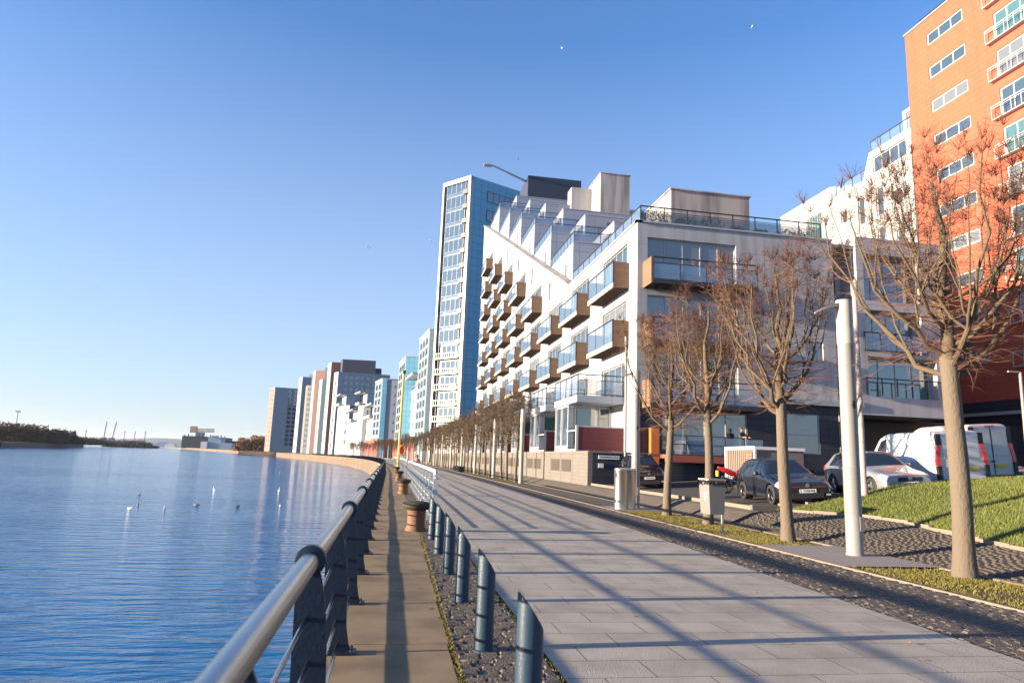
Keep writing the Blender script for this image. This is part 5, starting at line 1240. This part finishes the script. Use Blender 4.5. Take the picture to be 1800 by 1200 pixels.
def pole(label, x, y, z0, z1, r, m='pole_thin', arm=None):
    t = thing('slim_lamp_post', label, 'lamp post', (x, y, z0)); MB().lathe([(r*1.25,0),(r*1.25,.5),(r,.55),(r*.9,z1-z0)], (x,y,z0), 16).build('pole', m, t, smooth=True, uv=False)
    if arm: MB().box(x+min(0,arm),y-.05,z1-.02,x+max(0,arm),y+.05,z1+.05).build('lantern', 'lamp_top', t)
    else: MB().lathe([(r*.9,0),(r*1.3,.05),(r*1.3,.5),(r*.4,.55)], (x,y,z1-.5), 16).build('lantern', 'lamp_top', t, smooth=True, uv=False)
pole('tall slim brownish post standing on the lawn edge behind the nearest lamp column', 14.25, 19.0, .8, 7.66, .085)
pole('slim pale post in front of the burgundy screened terrace', 13.1, 37.4, .5, 8.9, .07, 'lamp')
pole('slim post with short side lantern beyond the white vans at the right edge', 35.0, 33.0, 1.0, 7.6, .09, 'lamp', -.8)
t = thing('wall_lantern', 'small white L-shaped lantern on the apartment front by the orange column', 'lamp', (15.4,37.6,4.6)); MB().box(15.55,37.5,3.9,15.68,37.62,5.25).build('upright', 'white_paint', t); MB().box(14.9,37.5,5.25,15.68,37.62,5.36).build('arm', 'white_paint', t)
for i, yy in enumerate((80.5,82.3,84.1,86.)):
    MB().box(8.1+cq(yy),yy,0,8.75+cq(yy),yy+.65,.62).build('stone_seat', 'slate', None, 'dark square stone seat in the row before the garden wall', 'seat', 'dark stone seats along the promenade')
YM = thing('navigation_mast', 'tall yellow mast with an orange lifebuoy box on the edge of the quay', 'mast', (.83,66,0))
zt = at(700,656,66).z; MB().tube([(.83,66,0),(.83,66,zt)], .11, 12).build('mast', 'yellow', YM, smooth=True, uv=False)
MB().lathe([(.2,0),(.2,.3),(.1,.35)], (.83,66,zt), 12).build('lantern', 'trim', YM, uv=False)
b = MB()
for k in range(20):
    a, a2 = 2*math.pi*k/20, 2*math.pi*(k+1)/20; b.tube([(1.13+.26*math.cos(a),65.8,2.1+.44*math.sin(a)),(1.13+.26*math.cos(a2),65.8,2.1+.44*math.sin(a2))], .10, 8, caps=False)
b.box(.95,65.85,1.8,1.3,65.95,2.4).build('lifebuoy', 'lifebuoy', YM, smooth=True, uv=False)
# ------------------------------------------------------------------ people
def person(name, label, J, Rr, E_, cloth, parts, loc, rz=0):
    """J joints, Rr radii, E_ bones -> one skinned body; parts(t) adds clothing and hair"""
    me = bpy.data.meshes.new('b'); me.from_pydata(J, E_, []); o = bpy.data.objects.new('tmp', me); COL.objects.link(o)
    o.modifiers.new('s', 'SKIN'); sv = me.skin_vertices[0].data
    for i, r in enumerate(Rr): sv[i].radius = r if isinstance(r, tuple) else (r, r); sv[i].use_root = (i == 0)
    m2 = o.modifiers.new('u', 'SUBSURF'); m2.levels = 2; m2.render_levels = 2
    dg = bpy.context.evaluated_depsgraph_get(); m3 = bpy.data.meshes.new_from_object(o.evaluated_get(dg)); bpy.data.objects.remove(o)
    return m3
def make_person(label, loc, rz, walk, top_m, leg_m, hair_m, arms):
    t = thing('person', label, 'person', (0,0,0), local=True)
    s = .22 if walk else .05
    J = [(0,0,.92),(0,0,1.10),(0,0,1.30),(0,0,1.42),(0,0,1.50),(0,-.01,1.58),(0,-.02,1.66),
         (.09,0,.88),(.10,-s*.6,.50),(.10,-s,.09),(.10,-s-.13,.04), (-.09,0,.88),(-.10,s*.2,.50),(-.10,s,.12),(-.10,s-.10,.05)]
    Rr = [(.15,.11),(.14,.10),(.17,.11),(.12,.08),.055,(.078,.09),(.062,.075),.095,.065,.045,.035,.095,.065,.045,.035]
    E_ = [(0,1),(1,2),(2,3),(3,4),(4,5),(5,6),(0,7),(7,8),(8,9),(9,10),(0,11),(11,12),(12,13),(13,14)]
    for sg, (el, ha) in zip((1,-1), arms):
        i = len(J); J += [(sg*.19,0,1.38), el, ha, tuple(Vector(ha)+(Vector(ha)-Vector(el)).normalized()*.07)]; Rr += [.062,.045,.032,.036]; E_ += [(3,i),(i,i+1),(i+1,i+2),(i+2,i+3)]
        hp = Vector(J[-1]); dr = (Vector(ha)-Vector(el)).normalized(); sd = dr.cross(Vector((0,0,1))); sd = sd.normalized() if sd.length > .01 else Vector((1,0,0))
        for k in range(4):
            j = len(J); a = hp+sd*(.027*(k-1.5))+dr*.02; e = a+dr*(.05 if k in (1,2) else .04)+Vector((0,0,-.012)); J += [tuple(a), tuple(e)]; Rr += [.010,.008]; E_ += [(i+3,j),(j,j+1)]
        j = len(J); J += [tuple(Vector(ha)+sd*.05+dr*.03)]; Rr += [.010]; E_ += [(i+2,j)]
    m3 = person('', '', J, Rr, E_, None, None, None)
    m3.name = 'body'
    for m in (top_m, leg_m, 'skin', 'trim'): m3.materials.append(M[m])
    for p in m3.polygons:
        c = p.center; d = min(range(2), key=lambda q: 0)
        z = c.z; ax = abs(c.x)
        hand = any((Vector(h)-c).length < .13 for _, h in arms)
        p.material_index = 2 if (z > 1.475 or hand) else (0 if z > .93 or ax > .22 else (3 if z < .10 else 1))
        p.use_smooth = True
    o = bpy.data.objects.new('body', m3); COL.objects.link(o); o.parent = t
    b = MB().lathe([(.02,1.50),(.085,1.53),(.098,1.62),(.09,1.70),(.05,1.745),(.01,1.755)], (0,.022,0), 16); b.build('hair', hair_m, t, smooth=True, uv=False)
    b = MB().lathe([(.185,.86),(.18,1.0),(.175,1.15),(.19,1.32),(.15,1.42),(.08,1.47)], (0,0,0), 18)
    b.v = [(v[0], v[1]*.68, v[2]) for v in b.v]; b.build('jacket', top_m, t, smooth=True, uv=False)
    f = MB().lathe([(.012,0),(.008,.03)], (0,-.115,1.60), 6).tube([(-.03,-.103,1.625),(-.02,-.106,1.625)], .008, 6).tube([(.03,-.103,1.625),(.02,-.106,1.625)], .008, 6).tube([(-.02,-.104,1.565),(.02,-.104,1.565)], .005, 6); f.build('face_features', 'skin', t, smooth=True, uv=False)
    t.location = loc; t.rotation_euler.z = rz; return t
make_person('walker in a pink jacket seen from behind beyond the pale guard railing', (2.1,54,0), R(180), True, 'pink', 'cloth_dark', 'hair', (((.27,.05,1.12),(.26,-.06,.90)),((-.27,-.05,1.12),(-.26,.06,.90))))
make_person('man in a dark top leaning on the deck railing beside the glazed ground floor', (20.3,37.55,2.27), R(15), False, 'cloth_dark', 'cloth_dark', 'hair', (((.27,-.22,1.16),(.18,-.46,1.14)),((-.27,-.22,1.16),(-.18,-.46,1.14))))
# ------------------------------------------------------------------ birds
def swimmer(name, label, px, py, s, wm='gull', neck=False, rz=0):
    p = atz(px, py, WZ); t = thing(name, '', 'bird', (0,0,0), local=True)
    b = MB().tube([(-.5,0,.12),(-.3,0,.16),(0,0,.17),(.25,0,.15),(.38,0,.12)], [.03,.13,.17,.13,.04], 12); b.build('body', wm, t, smooth=True, uv=False)
    if neck: MB().tube([(.3,0,.16),(.42,0,.38),(.38,0,.62),(.36,0,.74),(.44,0,.80)], [.08,.05,.04,.04,.05], 8).tube([(.44,0,.80),(.52,0,.76)], [.05,.03], 8).build('neck_and_head', wm, t, smooth=True, uv=False); MB().tube([(.52,0,.76),(.6,0,.72)], [.025,.008], 6).build('beak', 'beak', t, uv=False)
    else: MB().tube([(.28,0,.2),(.36,0,.34),(.42,0,.36)], [.08,.075,.05], 8).build('head', wm, t, smooth=True, uv=False); MB().tube([(.46,0,.35),(.54,0,.33)], [.025,.008], 6).build('beak', 'beak', t, uv=False)
    MB().tube([(-.48,0,.2),(-.1,.09,.27),(.15,.1,.25)], [.02,.07,.05], 8).tube([(-.48,0,.2),(-.1,-.09,.27),(.15,-.1,.25)], [.02,.07,.05], 8).build('folded_wings', 'gull_grey' if not neck else wm, t, smooth=True, uv=False)
    t.location = (p.x, p.y, WZ); t.scale = [s*.72]*3; t.rotation_euler.z = rz; tag(t, label, 'bird', 'water birds on the river'); return t
swimmer('swan', 'white swan nearest the reflections, facing the quay', 490, 863, .85, neck=True, rz=-1.2)
swimmer('swan', 'white swan alone on open water left of the other swan', 376, 862, .75, neck=True, rz=2.2)
for px, py, s, m, lb in ((493,831,1.0,'gull','white gull on the water farthest towards the quay wall'),(503,803,1.3,'gull','white gull close under the far quay wall'),(522,805,1.3,'gull','white gull second along under the far quay wall'),(245,869,.7,'gull','small white gull behind the loose line of ducks'),(228,895,.8,'gull','pale headed duck at the left end of the line'),(243,888,.7,'gull_grey','grey duck second from the left end of the line'),(290,893,.7,'gull','pale duck in the middle of the line'),(345,889,.85,'gull_grey','grey duck right of the middle of the line'),(418,891,.9,'gull_grey','grey duck at the right end of the line'),(492,890,.75,'gull','small white gull below the nearer swan')):
    swimmer('water_bird', lb, px, py, s, m, rz=random.uniform(0,6.28))
def flyer(label, px, py, Yd, s, rz, bank):
    p = at(px, py, Yd); t = thing('flying_gull', label, 'bird', p, 'gulls in flight', local=True)
    MB().tube([(-.28,0,0),(-.1,0,.01),(.1,0,.0),(.24,0,-.01)], [.015,.06,.065,.03], 10).tube([(.24,0,-.01),(.31,0,-.015)], [.03,.01], 6).build('body', 'gull', t, smooth=True, uv=False)
    for sg in (-1, 1):
        b = MB(); pts = [(.10,.0,.02,.16),(.16,.28,.14,.15),(.08,.55,.12,.09),(-.06,.72,.06,.01)]
        for i in range(3):
            a, c = pts[i], pts[i+1]; b.face([(a[0],sg*a[1],a[2]),(c[0],sg*c[1],c[2]),(c[0]-c[3],sg*c[1],c[2]-.008),(a[0]-a[3],sg*a[1],a[2]-.008)]); b.face([(a[0],sg*a[1],a[2]+.012),(c[0],sg*c[1],c[2]+.01),(c[0]-c[3],sg*c[1],c[2]-.006),(a[0]-a[3],sg*a[1],a[2]-.006)])
        b.build('wing', 'gull', t, uv=False, fixn=False)
    t.rotation_euler = (bank, .2, rz); t.scale = [s]*3
flyer('gull in flight over the river, left of the blue towers', 647, 435, 75, 1., .5, .6)
flyer('gull high in the sky above the terraced apartments', 988, 85, 120, 1., 2.5, .2)
flyer('highest gull, in the sky left of the orange tower', 1322, 47, 85, 1., 1.6, -.2)
flyer('gull just above the tallest blue tower', 910, 280, 130, 1., .3, .1)
flyer('tiny gull in the open sky above the distant towers', 435, 403, 300, 1., .9, .3)
flyer('tiny gull far left in the open sky', 173, 502, 300, 1., .9, .3)
flyer('gull just left of the tallest blue tower', 757, 423, 140, 1., 1.2, .4)
# ------------------------------------------------------------------ far banks, cranes and hills
def bank(name, pts, z, m, wall_m):
    b = MB(); b.face([(x,y,z) for x,y in pts]); b.build(name, m, kind='structure', uv=False, fixn=False)
    b = MB(); n = len(pts)
    for i in range(n-2): p, q = pts[i], pts[i+1]; b.face([(p[0],p[1],WZ-.5),(q[0],q[1],WZ-.5),(q[0],q[1],z),(p[0],p[1],z)])
    b.build(name+'_wall', wall_m, kind='structure', fixn=False)
bank('left_bank', [(-500,330),(-234,470),(-285,640),(-320,800),(-800,1300),(-3000,1300),(-3000,300)], .6, 'land', 'black')
bank('far_left_bank', [(-900,1700),(-1150,3200),(-1550,5200),(-6000,6000),(-6000,1500)], .4, 'hill', 'hill')
b = MB(); rd = random.Random(4)
def ridge(name, m, P0, P1, h, n=60, seed=1, depth=600):
    rd = random.Random(seed); b = MB(); hh = [h*(.6+.25*math.sin(i*.19+seed)+.15*math.sin(i*.53+2*seed)+.05*rd.random()) for i in range(n+1)]
    d = Vector((P1[0]-P0[0], P1[1]-P0[1], 0)); nn = Vector((-d.y, d.x, 0)).normalized()*depth
    if nn.y < 0: nn = -nn
    for i in range(n+1):
        q = Vector((P0[0],P0[1],0))+d*i/n
        for f, k in ((0,0),(.25,.7),(.5,1),(1,.8)): b.v.append((q.x+nn.x*f, q.y+nn.y*f, -4+(hh[i]+4)*k))
    for i in range(n):
        for k in range(3): b.f.append((i*4+k,(i+1)*4+k,(i+1)*4+k+1,i*4+k+1)); b.m.append(0)
    return b.build(name, m, kind='structure', smooth=True, uv=False, fixn=False)
ridge('far_hills', 'far_hill', (-7000,9000), (600,11500), 120, 60, 2, 1500)
ridge('low_hills', 'far_hill', (-3000,5200), (-500,6500), 40, 50, 5, 800)
def scrub(name, label, x0, x1, y0, y1, zb, h, n, s, m, seed, shape=1.):
    rd = random.Random(seed); b = MB()
    for _ in range(n):
        u = rd.random(); x = x0+(x1-x0)*u; y = rd.uniform(y0, y1); e = math.sin(math.pi*min(.98,max(.02,u*.96+.02)))**.5 if shape else 1; hh = h*e*(.65+.35*math.sin(u*23+seed)*math.sin(u*9))
        z = zb+hh*rd.random()**.7; v = [Vector((rd.uniform(-1,1),rd.uniform(-1,1),rd.uniform(-1,1)))*s for _ in range(3)]; b.face([Vector((x,y,z))+k for k in v])
    return b.build(name, m, label=label, cat='scrub', kind='stuff', uv=False, fixn=False)
scrub('wooded_bank', 'dark leafless wood covering the left bank of the river', at(-60,770,650).x, at(88,770,650).x, 600, 720, .6, 18, 22000, 1.5, 'scrub', 1)
scrub('bank_scrub', 'low brown scrub along the left bank beyond the wood', at(60,770,1000).x, at(157,770,1000).x, 900, 1100, .6, 12, 9000, 1.8, 'scrub', 2)
scrub('river_bushes', 'rusty bushes on the point across the river', at(198,770,1500).x, at(268,770,1500).x, 1450, 1550, -3, 15, 9000, 2., 'scrub', 3)
scrub('embankment', 'sunlit rusty embankment left of the farthest grey tower', at(425,780,900).x, at(480,780,900).x, 850, 950, 0, 20, 14000, 1.6, 'scrub_orange', 4)
# sheds, factory, cranes
S1 = thing('shipyard_shed', 'long dark green shipyard shed under the big cantilever crane', 'shed', (-560,1700,0))
_a = at(320,770,1700).x; _b = at(392,770,1700).x; _c = at(437,770,1700).x
MB().box(_a,1700,-1,_b,1800,27).build('shed_wall', 'shed', S1); MB().box(_b,1730,-1,_c,1800,20).build('lower_shed', 'shed', S1)
for k in range(12): MB().box(_a+4+k*8,1699,27,_a+6+k*8,1701,27+3+2*math.sin(k*2)).build('roof_vent', 'shed', S1)
S2 = thing('factory', 'pale blue and white factory buildings in front of the green shed', 'factory', (-500,1500,0))
_f = at(366,770,1500).x+480
MB().box(_f-480,1500,-1,_f-455,1540,24).build('tower', 'shed_blue', S2); MB().box(_f-492,1495,-1,_f-480,1520,14).build('annex', 'white_paint', S2); MB().box(_f-455,1495,-1,_f-432,1520,13).build('annex', 'shed_blue', S2); MB().box(_f-474,1498,24,_f-462,1510,27).build('roof_tank', 'shed_blue', S2)
b = MB(); 
for i, (px, y) in enumerate(((300,2200),(330,2300),(245,2400),(262,2600),(285,2300),(215,2500))):
    p = atz(px, 779, 0); q = at(px, 770, y); MB().box(q.x-14,y,-1,q.x+14,y+20,8+4*(i%3)).extr([(q.x-14,8+4*(i%3)),(q.x+14,8+4*(i%3)),(q.x,12+4*(i%3))], 'y', y, y+20).build('riverside_shed', ('white_paint','shed_blue','far_grey')[i % 3], None, ('small pale shed among the distant riverside works' if i % 3 == 0 else ('small blue shed among the distant riverside works' if i % 3 == 1 else 'small grey shed among the distant riverside works')), 'shed', 'distant riverside sheds')
def lattice(b, p0, p1, w, n, r):
    p0, p1 = Vector(p0), Vector(p1); d = (p1-p0).normalized(); a = d.cross(Vector((0,1,0))); a = a.normalized()*w; c = Vector((0,w,0)); prev = None
    for i in range(n+1):
        q = p0+(p1-p0)*i/n; cs = [q+a+c, q-a+c, q-a-c, q+a-c]
        if prev:
            for k in range(4): b.tube([prev[k], cs[k]], r, 4, caps=False); b.tube([prev[k], cs[(k+1)%4]], r*.7, 3, caps=False)
        prev = cs
CRN = thing('cantilever_crane', 'giant hammerhead cantilever crane above the dark green shed', 'crane', (-510,1750,0)); yk = 1750
pz = at(355,750,yk); top_ = at(352,762,yk)
b = MB(); base_x = top_.x
for dx in (-7, 7): b_ = lattice(b, (base_x+dx,yk,0), (base_x+dx*.8,yk,top_.z), 2.5, 8, .8)
b.build('tower_legs', 'crane_dark', CRN, uv=False)
b = MB(); l = at(338,748,yk); r = at(377,753,yk); lattice(b, (l.x,yk,top_.z+7), (r.x,yk,top_.z+9), 3, 10, 1.0); b.build('boom', 'crane', CRN, uv=False)
MB().box(l.x-3,yk-4,top_.z+2,l.x+12,yk+4,top_.z+17).build('counterweight_house', 'crane', CRN); MB().box(base_x-9,yk-6,top_.z-6,base_x+9,yk+6,top_.z+3).build('turntable', 'crane_dark', CRN)
for px, pt, px2, y, lb in ((182,741,188,1900,'tall raked dockside crane on the left of the distant pair'),(197,741,205,1900,'tall raked dockside crane on the right of the distant pair')):
    p = atz(px, 775, 0); q0 = at(px, 772, y); q1 = at(px2, pt, y); t = thing('dock_crane', lb, 'crane', (q0.x,y,0)); b = MB(); lattice(b, (q0.x,y,-1), (q0.x+2,y,18), 2.2, 3, .5); b.build('tower', 'crane_dark', t, uv=False); b = MB(); lattice(b, (q0.x,y,16), (q1.x,y,q1.z), .8, 9, .35); b.build('jib', 'crane_dark', t, uv=False); MB().box(q0.x-6,y-4,10,q0.x+5,y+4,18).build('cab', 'crane_dark', t)
for i, (px, pt) in enumerate(((152,754),(108,757),(97,757),(220,756),(238,757),(256,757))):
    q = at(px, pt, 2600); MB().tube([(q.x,2600,-2),(q.x,2600,q.z)], [1.6,.9], 5).box(q.x-5,2599,q.z-6,q.x+5,2601,q.z-5).box(q.x-4,2599,q.z-12,q.x+4,2601,q.z-11).build('pylon', 'crane_dark', None, 'thin distant pylon on the skyline, one of several across the river', 'pylon', 'distant pylons', uv=False)
q = at(32, 722, 640); MB().tube([(q.x,640,0),(q.x,640,q.z)], [.5,.35], 6).box(q.x-1.6,639,q.z-.8,q.x+1.6,641,q.z).build('floodlight_mast', 'crane_dark', None, 'tall floodlight mast rising over the wooded left bank', 'mast', uv=False)
t = thing('pontoon', 'blue and white boat shed on the left bank below the wood', 'boat shed', (-370,590,0)); MB().box(-410,560,.5,-352,575,6).build('wall', 'shed_blue', t); MB().box(-412,558,6,-392,577,11).build('gable', 'white_paint', t)
b = MB()
for s0 in range(40): x = -88-s0*1.2; b.box(x-.25, 598-s0*-1.6, WZ-1, x+.25, 599-s0*-1.6, .7)
b.box(-90,600,-1.6,-88,660,.2); b.build('timber_jetty', 'trim', None, 'dark timber jetty at the corner of the far quay wall', 'jetty')

# ------------------------------------------------------------------ the air over the river
hm = bpy.data.materials.new('river_air'); hm.use_nodes = True; ht = hm.node_tree; ht.nodes.remove(ht.nodes['Principled BSDF'])
pv = ht.nodes.new('ShaderNodeVolumePrincipled'); pv.inputs['Color'].default_value = (.80,.88,1,1); pv.inputs['Density'].default_value = 2.6e-5; pv.inputs['Anisotropy'].default_value = .2
ht.links.new(pv.outputs[0], ht.nodes['Material Output'].inputs['Volume']); M['haze'] = hm
MB().box(-15000, -400, -10, 7000, 21000, 260).build('haze', 'haze', kind='stuff', label='thin winter haze lying over the river', uv=False)
